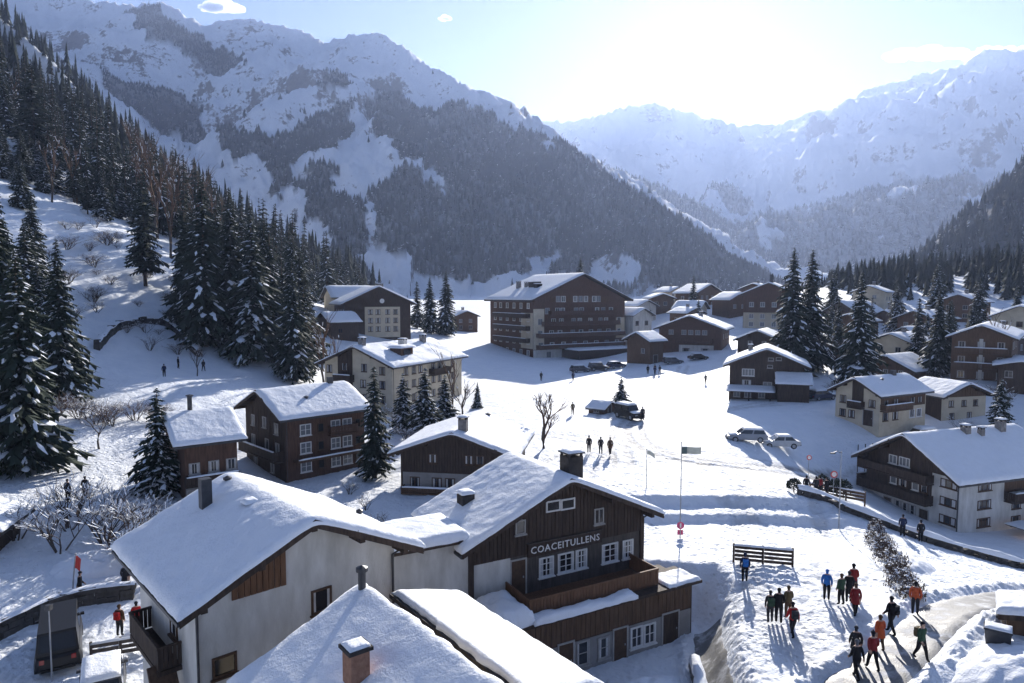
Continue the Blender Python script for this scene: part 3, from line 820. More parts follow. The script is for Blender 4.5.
# the tangle of snowy shrubs at the left
for i, (x, y, h) in enumerate([(-31.5, 47.5, 4.2), (-28.2, 46.2, 4.6), (-26.0, 44.5, 4.4), (-24.2, 43.0, 3.8), (-29.8, 44.0, 3.9), (-33.5, 45.2, 3.8), (-22.6, 41.6, 3.2), (-27.2, 48.8, 3.6), (-32.6, 50.0, 3.4), (-24.6, 46.5, 3.6), (-30.5, 51.5, 2.6), (-21.2, 43.6, 2.6)]):
    bare(3 if i % 2 else 2, x, y, h, 'snow-covered leafless shrub in the tangled thicket behind the yard wall', 'shrub', 'shrubs of the thicket at left', wide=1.35)
for i in range(11):
    t = i / 10; x = -47.5 + 12.5 * t + rs_.uniform(-1, 1); y = 70 + 3.5 * t + rs_.uniform(-1.5, 1.5)
    bare(5, x, y, rs_.uniform(2.0, 3.2), 'low brown bush under the snowy knoll, %s of the row from left' % ('first', 'second', 'third', 'fourth', 'fifth', 'sixth', 'seventh', 'eighth', 'ninth', 'tenth', 'eleventh')[i], 'shrub', 'brown bushes below the knoll', wide=1.5)
for i, (px, py) in enumerate([(-71, 117), (-66, 121), (-75, 124), (-62, 122), (-80, 130), (-57, 121), (-68, 112), (-76, 116), (-64, 128), (-86, 133), (-58, 112), (-70, 133), (-55, 116), (-82, 122), (-61, 108), (-78, 136)]):
    bare(5 if i % 3 else 2, px, py, rs_.uniform(1.2, 2.6), 'small dark bush poking through the snow of the steep knoll', 'shrub', 'bushes on the snowy knoll', wide=1.6)
for i, (x, y, h) in enumerate([(52, 101, 2.8), (54, 104, 3.4), (50.5, 106, 3.0), (56, 100, 2.6), (68, 100, 3.0), (70, 96, 2.6), (60, 104, 3.2), (59, 88.5, 2.6), (65, 86.5, 2.8)]):
    bare(3 if i % 2 else 5, x, y, h, 'frosted garden shrub between the houses on the right', 'shrub', 'garden shrubs between the right-hand houses', wide=1.4)
for i, (x, y, h) in enumerate([(-17, 92, 2.6), (-15, 88, 2.4), (-7, 84, 2.2), (-12.5, 79, 2.2), (-11, 70, 1.8), (-14.5, 60, 1.8), (-12, 55, 1.6), (-10, 51, 1.5)]):
    bare(3 if i % 2 else 2, x, y, h, 'snowy leafless shrub between the chalets left of the inn', 'shrub', 'shrubs between the chalets', wide=1.4)

# mixed trees on the left slope above the crest and around the edge spruces
for i in range(22):
    x = rs_.uniform(-152, -84); y = -x * rs_.uniform(1.28, 1.62) + 12
    if y < 132: continue
    if i % 3 == 2: bare(4, x, y, rs_.uniform(8, 13), 'reddish-brown leafless larch on the thinly wooded slope above the crest', group='bare larches above the crest')
    else: conifer((1, 2, 0, 4)[i % 4], x, y, rs_.uniform(6, 16), 'snow-dusted conifer on the thinly wooded slope above the crest', 'scattered conifers above the crest', wide=rs_.uniform(1.0, 1.5))
for i, (x, y, h) in enumerate([(-68, 96, 15), (-62, 84, 17), (-73, 104, 13), (-58, 70, 12), (-78, 112, 14)]):
    conifer((1, 0, 1, 3, 0)[i], x, y, h, 'snowy spruce in the thick stand at the left edge, %s from the front' % ('second', 'third', 'fifth', 'first', 'last')[i], 'stand of spruces at the left edge', wide=1.15)
for i, (x, y, h) in enumerate([(90, 140, 11), (66, 138, 13), (97, 172, 12), (108, 158, 13), (84, 138, 9), (79, 150, 12), (100, 148, 10), (70, 160, 12), (115, 185, 14), (92, 196, 14), (48, 176, 11), (57, 215, 13)]):
    conifer((0, 2, 1, 0, 1, 2)[i % 6], x, y, h, 'dark conifer standing between the back-row houses on the right', 'conifers between the back-row houses', wide=1.3)

for i in range(26):
    x = rs_.uniform(-92, -52); y = rs_.uniform(104, 142)
    if x > -64 and y > 118 or x / y < -.745: continue
    bare((5, 2, 5)[i % 3], x, y, rs_.uniform(1.4, 3.6), 'brownish bush half buried in the snow of the knoll', 'shrub', 'half buried bushes on the knoll', wide=rs_.uniform(1.3, 1.9))
for i in range(14):
    x = rs_.uniform(-140, -98); y = -x * rs_.uniform(1.34, 1.5) + 2
    conifer((1, 3, 2, 1)[i % 4], x, y, rs_.uniform(5, 12), 'frosted young conifer on the snow patch at the left edge', 'frosted conifers on the left snow patch', wide=rs_.uniform(1.1, 1.5))

# ------------------------------------------------------------------ building materials
noise_mat('timber_dark', (.032, .022, .017), (.078, .054, .041), 1.4, .75, .01, 9, stretch=(5, 5, .7))
noise_mat('timber_mid', (.070, .041, .025), (.145, .088, .055), 1.4, .75, .01, 9, stretch=(5, 5, .7))
noise_mat('timber_red', (.062, .034, .023), (.132, .074, .050), 1.4, .75, .01, 9, stretch=(5, 5, .7))
noise_mat('timber_grey', (.055, .046, .040), (.11, .094, .082), 1.4, .8, .01, 9, stretch=(5, 5, .7))
noise_mat('rail_wood', (.10, .052, .028), (.20, .105, .058), 1.6, .7, .006, 9, stretch=(5, 5, .7))
noise_mat('plaster_white', (.42, .40, .36), (.66, .64, .60), .9, .9, .012, 14, stretch=(1.6, 1.6, .5), detail=7)
noise_mat('plaster_cream', (.47, .40, .29), (.60, .52, .39), .8, .9, .012, 14)
noise_mat('plaster_grey', (.22, .21, .20), (.33, .31, .29), .9, .9, .02, 10)
noise_mat('stone', (.13, .12, .11), (.32, .30, .28), 2.2, .9, .05, 5)
noise_mat('roofing', (.022, .020, .020), (.060, .052, .048), 2.5, .8, .02, 8)
noise_mat('brick', (.22, .11, .07), (.36, .20, .13), 5, .85, .015, 14)
noise_mat('metal_dark', (.02, .02, .022), (.05, .05, .055), 4, .45, spec=.5)
noise_mat('metal_grey', (.22, .23, .25), (.34, .35, .37), 4, .4, spec=.5)
noise_mat('frame_white', (.62, .60, .57), (.74, .72, .69), 3, .6)
noise_mat('frame_grey', (.30, .28, .26), (.42, .40, .37), 3, .6)
noise_mat('frame_brown', (.06, .035, .022), (.11, .065, .04), 3, .6)
noise_mat('curtain', (.42, .41, .40), (.62, .60, .58), 2, .9)
noise_mat('packed_snow', (.55, .57, .60), (.72, .74, .77), .8, .7, .05, 4)
def glass_mat(name, c, rough=.08):
    m, nt, b = new_mat(name); b.inputs['Base Color'].default_value = (*c, 1)
    b.inputs['Roughness'].default_value = rough; b.inputs['Specular IOR Level'].default_value = .7
    tc = N(nt, 'ShaderNodeTexCoord'); n = N(nt, 'ShaderNodeTexNoise', i_Scale=.9, i_Detail=1); nt.links.new(tc.outputs['Object'], n.inputs['Vector'])
    bp = N(nt, 'ShaderNodeBump', i_Strength=.3, i_Distance=.03); nt.links.new(n.outputs['Fac'], bp.inputs['Height']); nt.links.new(bp.outputs[0], b.inputs['Normal'])
glass_mat('glass', (.018, .020, .024)); glass_mat('glass_pale', (.16, .17, .18), .2)
def emit_mat(name, c, s):
    m, nt, b = new_mat(name); b.inputs['Base Color'].default_value = (*c, 1)
    b.inputs['Emission Color'].default_value = (*c, 1); b.inputs['Emission Strength'].default_value = s
emit_mat('lamp_glow', (1.0, .62, .25), 9.0)

_wcache = {}
def window_mesh(w, h, nx, ny, frame, sill=True):
    k = (round(w, 2), round(h, 2), nx, ny, frame, sill)
    if k not in _wcache:
        m = MB(); t = min(.085, w * .12); d = .055
        m.box(-w/2, -d, -h/2, -w/2 + t, .0, h/2); m.box(w/2 - t, -d, -h/2, w/2, 0, h/2)
        m.box(-w/2 + t, -d, h/2 - t, w/2 - t, 0, h/2); m.box(-w/2 + t, -d, -h/2, w/2 - t, 0, -h/2 + t)
        for i in range(1, nx):
            x = -w/2 + w * i / nx; q = t * (.55 if nx > 2 and i % 2 else .8) / 2; m.box(x - q, -d * .8, -h/2 + t, x + q, 0, h/2 - t)
        for i in range(1, ny):
            z = -h/2 + h * i / ny; m.box(-w/2 + t, -d * .7, z - t * .22, w/2 - t, 0, z + t * .22)
        if sill: m.box(-w/2 - .06, -.13, -h/2 - .07, w/2 + .06, 0, -h/2 - .003)
        p = MB(); p.box(-w/2 + t * .5, -.02, -h/2 + t * .5, w/2 - t * .5, -.004, h/2 - t * .5)
        _wcache[k] = (m.mesh('window', frame), p.mesh('pane', 'glass'), p.mesh('pane', 'glass_pale'))
    return _wcache[k]
SIDE_RZ = {'front': 0.0, 'right': math.pi / 2, 'left': -math.pi / 2, 'back': math.pi}

def snow_sheet(W, L, fz, t, nx, ny, seed, wob=.10, y0=0.0, x0=None, over=.08, rough=.035):
    """a blanket of snow over a roof whose top is z = fz(x, y); rounded and uneven at its edges"""
    x0 = -W / 2 if x0 is None else x0
    u = np.linspace(0, 1, nx); v = np.linspace(0, 1, ny)
    def ease(a): return a + .0 * a
    X, Y = np.meshgrid(x0 - over + ease(u) * (W + 2 * over), y0 - over + v * (L + 2 * over))
    e = fbm(X * .9 + seed * 3.1, Y * .9 - seed * 1.7, seed, 5, .6); e2 = fbm(X * .9 + 31, Y * .9 + seed, seed + 5, 5, .6)
    bx = (np.abs(u * 2 - 1) > .999)[None, :]; by = (np.abs(v * 2 - 1) > .999)[:, None]
    X = X + np.where(bx, wob * e, 0); Y = Y + np.where(by, wob * e2, 0)
    dx = np.minimum(X - X.min(1, keepdims=True), X.max(1, keepdims=True) - X); dy = np.minimum(Y - Y.min(0, keepdims=True), Y.max(0, keepdims=True) - Y)
    d = np.minimum(dx, dy)
    prof = np.sqrt(np.clip(1 - (1 - np.clip(d / (t * 1.1), 0, 1)) ** 2, 0, 1))
    xc = np.clip(X, x0, x0 + W); yc = np.clip(Y, y0, y0 + L)
    base = fz(xc, yc)
    Z = base + .02 + t * (.25 + .75 * prof) + rough * fbm(X * .45 + seed, Y * .45, seed + 3, 3) + .8 * rough * fbm(X * 1.7, Y * 1.7, seed + 4, 4, .6)
    top = np.stack([X, Y, Z], -1).reshape(-1, 3)
    idx = np.arange(nx * ny).reshape(ny, nx)
    F = [np.stack([idx[:-1, :-1], idx[:-1, 1:], idx[1:, 1:], idx[1:, :-1]], -1).reshape(-1, 4)]
    ring = np.concatenate([idx[0, :], idx[1:, -1], idx[-1, -2::-1], idx[-2:0:-1, 0]])
    low = np.stack([X, Y, base - .02 - .05 * np.clip(e, 0, 1)], -1).reshape(-1, 3)[ring]
    n = len(top); m = len(ring); r2 = n + np.arange(m)
    F.append(np.stack([ring, r2, np.roll(r2, -1), np.roll(ring, -1)], -1))
    return np.concatenate([top, low]), np.concatenate(F)

class House:
    def __init__(s, name, label, fit, base, cat='house', group=None, so=.7, fo=.9, bo=.6, wall='timber_dark', roof_t=.20, snow_t=.30, seed=1, detail=1, asym=0.0, purlins=True, lift=-.12, barge='timber_dark', snow_rough=.06):
        cx, cy, h, W, L, ze, zr = fit
        s.W, s.L, s.so, s.fo, s.bo, s.base = W, L, so, fo, bo, base
        s.root = tag(empty(name, (cx, cy, base), math.radians(h)), label, cat, group)
        s.ze, s.zr = ze - base + lift, zr - base + lift
        s.p = (s.zr - s.ze) / (W / 2); s.seed = seed; s.detail = detail
        s.hw = W / 2 - so; s.y0 = fo; s.y1 = L - bo
        s.rt = roof_t
        under = lambda x: s.zr - s.p * abs(x) - roof_t + .005
        s.under = under
        # body
        m = MB(); hw, y0, y1 = s.hw, s.y0, s.y1; a = under(hw); c = under(0)
        P = [(-hw, y0, -1.2), (hw, y0, -1.2), (hw, y0, a), (0, y0, c), (-hw, y0, a)]
        P += [(x, y1, z) for x, y, z in P]
        m.poly(P, [(0,1,2,3,4), (9,8,7,6,5), (1,0,5,6), (2,1,6,7), (0,4,9,5), (3,2,7,8), (4,3,8,9)])
        m.build('wall', wall, s.root)
        # roof boards
        for sg, nm in ((-1, 'roof'), (1, 'roof')):
            m = MB(); e = sg * W / 2; z0, z1 = s.zr, s.ze
            q = [(0, 0, z0 - roof_t), (e, 0, z1 - roof_t), (e, L, z1 - roof_t), (0, L, z0 - roof_t), (0, 0, z0), (e, 0, z1), (e, L, z1), (0, L, z0)]
            if sg < 0: q = [q[i] for i in (1, 0, 3, 2, 5, 4, 7, 6)]
            m.hexa(q); m.build('roof', 'roofing', s.root)
            m = MB(); b = .30 if detail else .35
            for yy in (-.05, L + .0):
                m = MB(); m.hexa([(min(0, e), yy, (z0 if e > 0 else z1) - b), (max(0, e), yy, (z1 if e > 0 else z0) - b), (max(0, e), yy + .05, (z1 if e > 0 else z0) - b), (min(0, e), yy + .05, (z0 if e > 0 else z1) - b),
                        (min(0, e), yy, (z0 if e > 0 else z1) + .03), (max(0, e), yy, (z1 if e > 0 else z0) + .03), (max(0, e), yy + .05, (z1 if e > 0 else z0) + .03), (min(0, e), yy + .05, (z0 if e > 0 else z1) + .03)])
                if detail: m.build('bargeboard', barge, s.root)
            m = MB(); m.box(min(e, e + sg * .07), 0, z1 - roof_t - .05, max(e, e + sg * .07), L, z1 - roof_t + .08)
            if detail: m.build('gutter', 'metal_dark', s.root)
        if purlins and detail:
            for x in (-hw, -hw * .5, 0, hw * .5, hw):
                m = MB(); zz = s.zr - s.p * abs(x) - roof_t - .13
                m.box(x - .11, .04, zz - .12, x + .11, y0 - .002, zz + .12); m.build('purlin', barge, s.root)
        # snow
        if snow_t:
            nx, ny = (85, 65) if detail == 2 else (41, 29) if detail else (17, 11)
            fz = lambda x, y: s.zr - s.p * (np.sqrt(x * x + .12) - .0)
            v, f = snow_sheet(W, L, fz, snow_t, nx, ny, seed, rough=snow_rough)
            link('roof_snow', np_mesh('roof_snow', v, f, 'snow'), s.root)
    def roofz(s, x): return s.zr - s.p * abs(x)
    def place(s, side, u, z, out=0.0):
        if side == 'front': return (u, s.y0 - out, z), 0.0
        if side == 'right': return (s.hw + out, u, z), math.pi / 2
        if side == 'left': return (-s.hw - out, u, z), -math.pi / 2
    def win(s, side, u, z, w=1.0, h=1.2, nx=2, ny=1, frame='frame_white', pale=False, out=0.0, sill=True, name='window'):
        """z: centre, in metres above the world origin"""
        me, pn, pp = window_mesh(w, h, nx, ny, frame, sill)
        loc, rz = s.place(side, u, z - s.base, out)
        o = link(name, me, s.root, loc, rz); link('pane', pp if pale else pn, o)
        if s.detail and w > .7 and h > .8 and not pale:
            k = ('c', round(w, 2), round(h, 2), int(abs(u * 10)) % 3)
            if k not in _wcache:
                t = (.16, .24, .12)[k[3]] * w; a = -w / 2 + .05; m = MB(); zt = h / 2 - .05; zb = -h / 2 + .05
                for q in range(4): m.box(a + t * q / 4, -.0235 - .002 * (q % 2), zb, a + t * (q + .9) / 4, -.0205, zt)
                m2 = MB(); a = w / 2 - .05 - t
                for q in range(4): m2.box(a + t * q / 4, -.0235 - .002 * (q % 2), zb, a + t * (q + .9) / 4, -.0205, zt)
                _wcache[k] = (m.mesh('curtain', 'curtain'), m2.mesh('curtain', 'curtain'))
            for cm in _wcache[k]: link('curtain', cm, o)
        return o
    def panel(s, side, u0, u1, z0, z1, mat, name='panel', t=.03, boards=0.0, follow=True, out=0.0, seed=0):
        """a field of wall of another stuff, proud of the wall; boards > 0 makes upright boards; cut off below the roof"""
        rg = random.Random(seed + 5); m = MB(); z0 -= s.base; z1 -= s.base
        n = max(1, int(round((u1 - u0) / boards))) if boards else max(1, int((u1 - u0) / .6))
        for i in range(n):
            a = u0 + (u1 - u0) * i / n; b = u0 + (u1 - u0) * (i + 1) / n
            g = .012 if boards else 0; tt = t + (rg.uniform(-.01, .012) if boards else 0)
            if side == 'front' and follow: ta = min(z1, s.under(a) - .02); tb = min(z1, s.under(b) - .02)
            else: ta = tb = min(z1, s.under(s.hw) - .02)
            if max(ta, tb) <= z0 + .02: continue
            m.hexa([(a + g, -tt, z0), (b - g, -tt, z0), (b - g, .0, z0), (a + g, 0, z0), (a + g, -tt, max(ta, z0 + .01)), (b - g, -tt, max(tb, z0 + .01)), (b - g, 0, max(tb, z0 + .01)), (a + g, 0, max(ta, z0 + .01))])
        if not m.f: return
        loc, rz = s.place(side, 0, 0, out)
        if side == 'left': m.v = [(-x, y, z) for x, y, z in m.v]; m.f = [f[::-1] for f in m.f]
        o = m.build(name, mat, s.root, loc, rz)
        if boards: tag(o, kind='stuff')
        return o
    def balcony(s, side, u0, u1, z, d=1.1, hr=.95, mat='timber_mid', boards=.16, posts=2.2, snow=True, out=0.0, roofposts=0.0):
        c = (u0 + u1) / 2; w = u1 - u0
        loc, rz = s.place(side, c, z - s.base, out)
        m = MB(); m.box(-w/2, -d, -.16, w/2, 0, -.002); o = m.build('balcony', mat, s.root, loc, rz)
        m = MB(); m.box(-w/2, -d - .02, hr - .09, w/2, -d + .08, hr)
        for sg in (-1, 1): m.box(sg * w/2 - (.0 if sg < 0 else .08), -d + .082, hr - .09, sg * w/2 + (.08 if sg < 0 else 0), 0, hr)
        m.build('handrail', mat, o)
        n = max(2, int(w / boards)); m = MB()
        for i in range(n):
            a = -w/2 + w * i / n; m.box(a + .012, -d, .06, a + w / n - .012, -d + .03, hr - .092)
        k = max(1, int(d / boards))
        for sg in (-1, 1):
            for i in range(k):
                a = -d + .04 + (d - .04) * i / k; m.box(sg * w/2 - (0 if sg < 0 else .03), a + .012, .06, sg * w/2 + (.03 if sg < 0 else 0), a + (d - .04) / k - .012, hr - .092)
        tag(m.build('boards', mat, o), kind='stuff')
        k = max(2, int(round(w / posts)) + 1)
        for i in range(k):
            x = -w/2 + .05 + (w - .1) * i / (k - 1)
            m = MB(); m.box(x - .05, -d + .032, -.002, x + .05, -d + .078, hr - .092 if not roofposts else roofposts); m.build('post', mat, o)
        if snow:
            v, f = snow_sheet(w * .96, .12, lambda x, y: x * 0 + hr, .10, 18, 3, s.seed + int(abs(u0 * 7)), x0=-w * .48, y0=-d - .03, over=.01, wob=.03)
            link('rail_snow', np_mesh('rail_snow', v, f, 'snow'), o)
        return o
    def chimney(s, x, y, w=.6, d=.6, h=1.3, mat='stone', cap=True, snow=True):
        z = s.roofz(x) - .3
        m = MB(); m.box(x - w/2, y - d/2, z, x + w/2, y + d/2, z + .3 + h); o = m.build('chimney', mat, s.root)
        if cap:
            m = MB(); t = z + .3 + h
            for sx in (-1, 1):
                for sy in (-1, 1): m.box(x + sx * (w/2 - .08) - .06, y + sy * (d/2 - .08) - .06, t, x + sx * (w/2 - .08) + .06, y + sy * (d/2 - .08) + .06, t + .16)
            m.box(x - w/2 - .08, y - d/2 - .08, t + .16, x + w/2 + .08, y + d/2 + .08, t + .23); m.build('cap', 'roofing', o)
            if snow:
                v, f = snow_sheet(w + .12, d + .12, lambda a, b: a * 0 + t + .23, .12, 7, 7, s.seed + 3, wob=.02, x0=x - w/2 - .06, y0=y - d/2 - .06, over=0)
                link('cap_snow', np_mesh('cap_snow', v, f, 'snow'), o)
        return o
    def pipe(s, x, y, r=.11, h=.8):
        z = s.roofz(x) - .2; m = MB(); m.tube([(x, y, z), (x, y, z + .2 + h)], r, 10); o = m.build('vent_pipe', 'metal_dark', s.root)
        m = MB(); m.tube([(x, y, z + .2 + h), (x, y, z + .28 + h), (x, y, z + .36 + h)], [r * 1.6, r * 1.6, .02], 10); m.build('cowl', 'metal_dark', o)
    def hatch(s, x, y, w=.7, h=.5):
        z = s.roofz(x); sg = 1 if x > 0 else -1; m = MB(); zz = z + s.p * w / 2 + h
        m.hexa([(x - w/2, y - w/2, z - s.p * w/2 - .1), (x + w/2, y - w/2, z - s.p * w/2 - .1), (x + w/2, y + w/2, z - s.p * w/2 - .1), (x - w/2, y + w/2, z - s.p * w/2 - .1),
                (x - w/2, y - w/2, zz - (.12 if sg < 0 else 0)), (x + w/2, y - w/2, zz - (.12 if sg > 0 else 0)), (x + w/2, y + w/2, zz - (.12 if sg > 0 else 0)), (x - w/2, y + w/2, zz - (.12 if sg < 0 else 0))])
        o = m.build('roof_hatch', 'roofing', s.root)
        v, f = snow_sheet(w * 1.15, w * 1.15, lambda a, b: a * 0 + zz, .12, 7, 7, s.seed + 9, wob=.04, x0=x - w * .57, y0=y - w * .57, over=0)
        link('hatch_snow', np_mesh('hatch_snow', v, f, 'snow'), o)
    def door(s, side, u, z0, w=1.0, h=2.05, mat='frame_brown', frame='frame_grey', out=0.0):
        loc, rz = s.place(side, u, z0 - s.base, out); m = MB()
        m.box(-w/2, -.03, 0, w/2, 0, h); o = m.build('door', mat, s.root, loc, rz)
        m = MB(); m.box(-w/2 - .09, -.05, 0, -w/2 - .002, 0, h + .09); m.box(w/2 + .002, -.05, 0, w/2 + .09, 0, h + .09); m.box(-w/2 - .002, -.05, h + .002, w/2 + .002, 0, h + .09); m.build('door_frame', frame, o)
        m = MB(); m.box(w/2 - .16, -.07, h * .48, w/2 - .10, -.032, h * .53); m.build('handle', 'metal_grey', o)
        return o
    def downpipe(s, x, y, z0=-1.0):
        m = MB(); zt = s.under(s.hw) + .05; sg = 1 if x > 0 else -1
        m.tube([(x, y, z0), (x, y, zt - .55), (sg * (s.W / 2 - .05), y, zt - s.p * s.so * .8)], .055, 8); m.build('downpipe', 'metal_dark', s.root)
    def shed_roof(s, x0, x1, y0, y1, z_hi, z_lo, side='front', t=.12, snow_t=.22, name='porch_roof', posts=()):
        """lean-to roof that falls towards the front"""
        z_hi -= s.base; z_lo -= s.base
        m = MB(); m.hexa([(x0, y0, z_lo - t), (x1, y0, z_lo - t), (x1, y1, z_hi - t), (x0, y1, z_hi - t), (x0, y0, z_lo), (x1, y0, z_lo), (x1, y1, z_hi), (x0, y1, z_hi)])
        o = m.build(name, 'roofing', s.root)
        fz = lambda x, y: z_lo + (z_hi - z_lo) * (y - y0) / (y1 - y0)
        v, f = snow_sheet(x1 - x0, y1 - y0, fz, snow_t, 23, 13, s.seed + 21, x0=x0, y0=y0)
        link('porch_snow', np_mesh('porch_snow', v, f, 'snow'), o)
        for x in posts:
            m = MB(); m.box(x - .08, y0 + .12, -1.0, x + .08, y0 + .28, z_lo - t + .02); m.build('post', 'timber_dark', o)
        return o
    def block(s, x0, y0, x1, y1, z0, z1, mat, name='annex_wall'):
        m = MB(); m.box(x0, y0, z0 - s.base, x1, y1, z1 - s.base); return m.build(name, mat, s.root)
    def flat_snow(s, x0, y0, x1, y1, z, t=.35, parent=None, name='snow', wob=.12, rough=.06):
        zb = z - s.base
        v, f = snow_sheet(x1 - x0, y1 - y0, lambda a, b: a * 0 + zb, t, 25, 15, s.seed + int(abs(x0 * 13 + y0 * 7)), x0=x0, y0=y0, wob=wob, rough=rough)
        return link(name, np_mesh(name, v, f, 'snow'), parent or s.root)

# ------------------------------------------------------------------ the village
def lettering(txt, size, mat, parent, loc, rz=0.0, name='lettering', extrude=.02):
    cu = bpy.data.curves.new(name, 'FONT'); cu.body = txt; cu.size = size; cu.extrude = extrude; cu.align_x = 'CENTER'; cu.align_y = 'CENTER'; cu.resolution_u = 2
    cu.space_character = 1.12
    t = bpy.data.objects.new(name, cu); COL.objects.link(t)
    dg = bpy.context.evaluated_depsgraph_get(); me = bpy.data.meshes.new_from_object(t.evaluated_get(dg))
    bpy.data.objects.remove(t); me.materials.clear(); me.materials.append(MATS[mat])
    o = link(name, me, parent, loc); o.rotation_euler = (math.pi / 2, 0, rz)
    return o

# --- white house at the near left
H = House('house', 'white plastered house with brown gable boards and broad snowy roof, nearest at left', (-7.2, 24.5, 42.5, 9.5, 8.6, 5.7, 7.9), -3.0, wall='plaster_white', snow_t=0.26, seed=11, detail=2, so=.8, fo=.95)
H.panel('front', -2.75, -.75, 5.28, 9, 'rail_wood', 'gable_boards', .05, boards=.22)
H.win('front', .65, 4.25, .85, .95, 1, 1, 'frame_brown'); H.win('front', -3.05, 3.05, .85, .75, 1, 1, 'frame_brown'); H.win('front', 2.4, 1.6, .85, 1.0, 2, 1, 'frame_brown')
H.balcony('left', 2.6, 6.4, 2.7, .8, .9, 'timber_dark', snow=False); H.win('left', 3.4, 4.0, .8, 1.1, 1, 1, 'frame_brown')
m = MB(); a = (-H.hw - .62, .8, .9); b = (-H.hw - .62, 2.6, 5.75); m.beam((a[0], a[1] + .2, 3.2), (b[0], 3.0, 5.8), .9, .12); m.build('outside_stair', 'timber_mid', H.root)
H.chimney(-1.75, 6.4, .42, .42, 1.4, 'metal_dark', cap=False); H.hatch(-.75, 4.2, .5, .12); H.pipe(-.4, 7.6, .12, .25); H.pipe(4.1, 4.0, .10, .35)
H.downpipe(-H.hw - .0, H.y0 - .09); H.downpipe(H.hw - .12, H.y0 - .09)
# --- lean-to between the low house and the inn
def lean_to(name, label, x, y, h, W, L, z_hi, z_lo, base, wall, snow_t=0.25, seed=5):
    root = tag(empty(name, (x, y, base), math.radians(h)), label, 'shed'); a, b = z_hi - base, z_lo - base
    m = MB(); m.hexa([(.35, .4, -1), (W - .35, .4, -1), (W - .35, L - .2, -1), (.35, L - .2, -1), (.35, .4, a - .22), (W - .35, .4, b - .18), (W - .35, L - .2, b - .18), (.35, L - .2, a - .22)]); m.build('wall', wall, root)
    m = MB(); m.hexa([(0, 0, a - .18), (W, 0, b - .18), (W, L, b - .18), (0, L, a - .18), (0, 0, a), (W, 0, b), (W, L, b), (0, L, a)]); m.build('roof', 'roofing', root)
    v, f = snow_sheet(W * .93, L, lambda X, Y: a + (b - a) * X / W, snow_t, 27, 35, seed, x0=W * .07, wob=.35); link('roof_snow', np_mesh('roof_snow', v, f, 'snow'), root)
    return root, m
lean_to('shed', 'long lean-to with a snowy sloping roof between low house and timber inn', .35, 19.1, 36.5, 3.2, 8.7, 4.3, 3.45, -3.4, 'timber_mid', .22, 31)

# --- low snowy roof in front of it
root, a_ = lean_to('house', 'low house seen only as a snowy roof slope with square brick chimney, nearest of all', -2.72, 11.82, 38.0, 4.8, 9.9, 4.15, 6.2, -3.4, 'plaster_cream', .24, 12)
root['category'] = 'house'
m = MB(); m.box(2.35, 5.6, 1.0 + 6.2, 2.9, 6.15, 9.75); o = m.build('chimney', 'brick', root)
m = MB(); m.box(2.27, 5.52, 9.75, 2.98, 6.23, 9.85); m.build('cap', 'roofing', o)
v, f = snow_sheet(.6, .6, lambda a, b: a * 0 + 9.85, .06, 7, 7, 3, wob=.02, x0=2.32, y0=5.58, over=0); link('cap_snow', np_mesh('cap_snow', v, f, 'snow'), o)
m = MB(); m.tube([(4.5, 9.4, 9), (4.5, 9.4, 10.3)], .13, 10); o = m.build('vent_pipe', 'metal_dark', root)
m = MB(); m.tube([(4.5, 9.4, 10.3), (4.5, 9.4, 10.42), (4.5, 9.4, 10.5)], [.2, .2, .03], 10); m.build('cowl', 'metal_dark', o)

# --- the inn with the sign
H = House('inn', 'dark timber inn with white lettered signboard and wooden terrace', (3.2, 36.0, 28.9, 12.9, 6.9, 3.4, 6.3), -3.6, cat='inn', wall='timber_grey', snow_t=0.22, seed=21, detail=2, so=.75, fo=.95, roof_t=.24)
H.panel('front', -H.hw, H.hw, 2.15, 9, 'timber_dark', 'gable_boards', .06, boards=.24)
H.panel('front', -H.hw, -3.25, -.2, 2.14, 'plaster_white', 'plaster_panel', .035)
H.panel('front', -H.hw - .02, -H.hw + .28, -1.0, 3.0, 'timber_dark', 'corner_post', .12); H.panel('front', H.hw - .24, H.hw + .02, -1.0, 3.0, 'timber_dark', 'corner_post', .12)
H.win('front', -.62, 4.55, .92, .62, 1, 1, 'frame_white', out=.07, sill=False); H.win('front', .34, 4.52, .92, .62, 1, 1, 'frame_white', out=.07, sill=False)
H.win('front', -2.67, 3.72, .62, .78, 1, 1, 'frame_grey', out=.07); H.win('front', 2.45, 3.5, .66, .9, 2, 1, 'frame_grey', out=.07)
for u, w in ((-1.0, .95), (.26, 1.05), (1.3, .78)): H.win('front', u, 1.22, w, 1.1, 2, 3, 'frame_white')
H.win('front', 3.3, 1.2, 1.15, 1.1, 2, 3, 'frame_white'); H.win('front', 4.6, 1.18, .78, 1.1, 2, 3, 'frame_white')
H.door('front', -2.75, .0, .85, 1.9)
m = MB(); m.box(-2.35, -.16, 1.98 - H.base, 2.5, -.062, 2.68 - H.base); sb = m.build('signboard', 'timber_dark', H.root, (.12, H.y0, 0))
sb.rotation_euler = (0, 0, 0)
noise_mat('sign_white', (.72, .71, .69), (.84, .83, .81), 3, .6)
lettering('COACEITULLENS', .54, 'sign_white', sb, (.06, -.175, 2.32 - H.base))
m = MB(); m.box(-2.4, -.2, 2.69 - H.base, 2.55, -.062, 2.74 - H.base); m.build('trim', 'timber_grey', sb)
H.balcony('front', -3.55, 4.75, -.02, 2.55, .93, 'rail_wood', .2, 2.0, snow=False)
lb = H.block(-5.6, -1.9, 6.95, H.y0 - .01, -4.6, -.2, 'timber_dark', 'lower_storey')
H.panel('front', -5.5, 6.85, -1.65, -.35, 'timber_mid', 'lower_boards', .04, boards=.3, out=2.85)
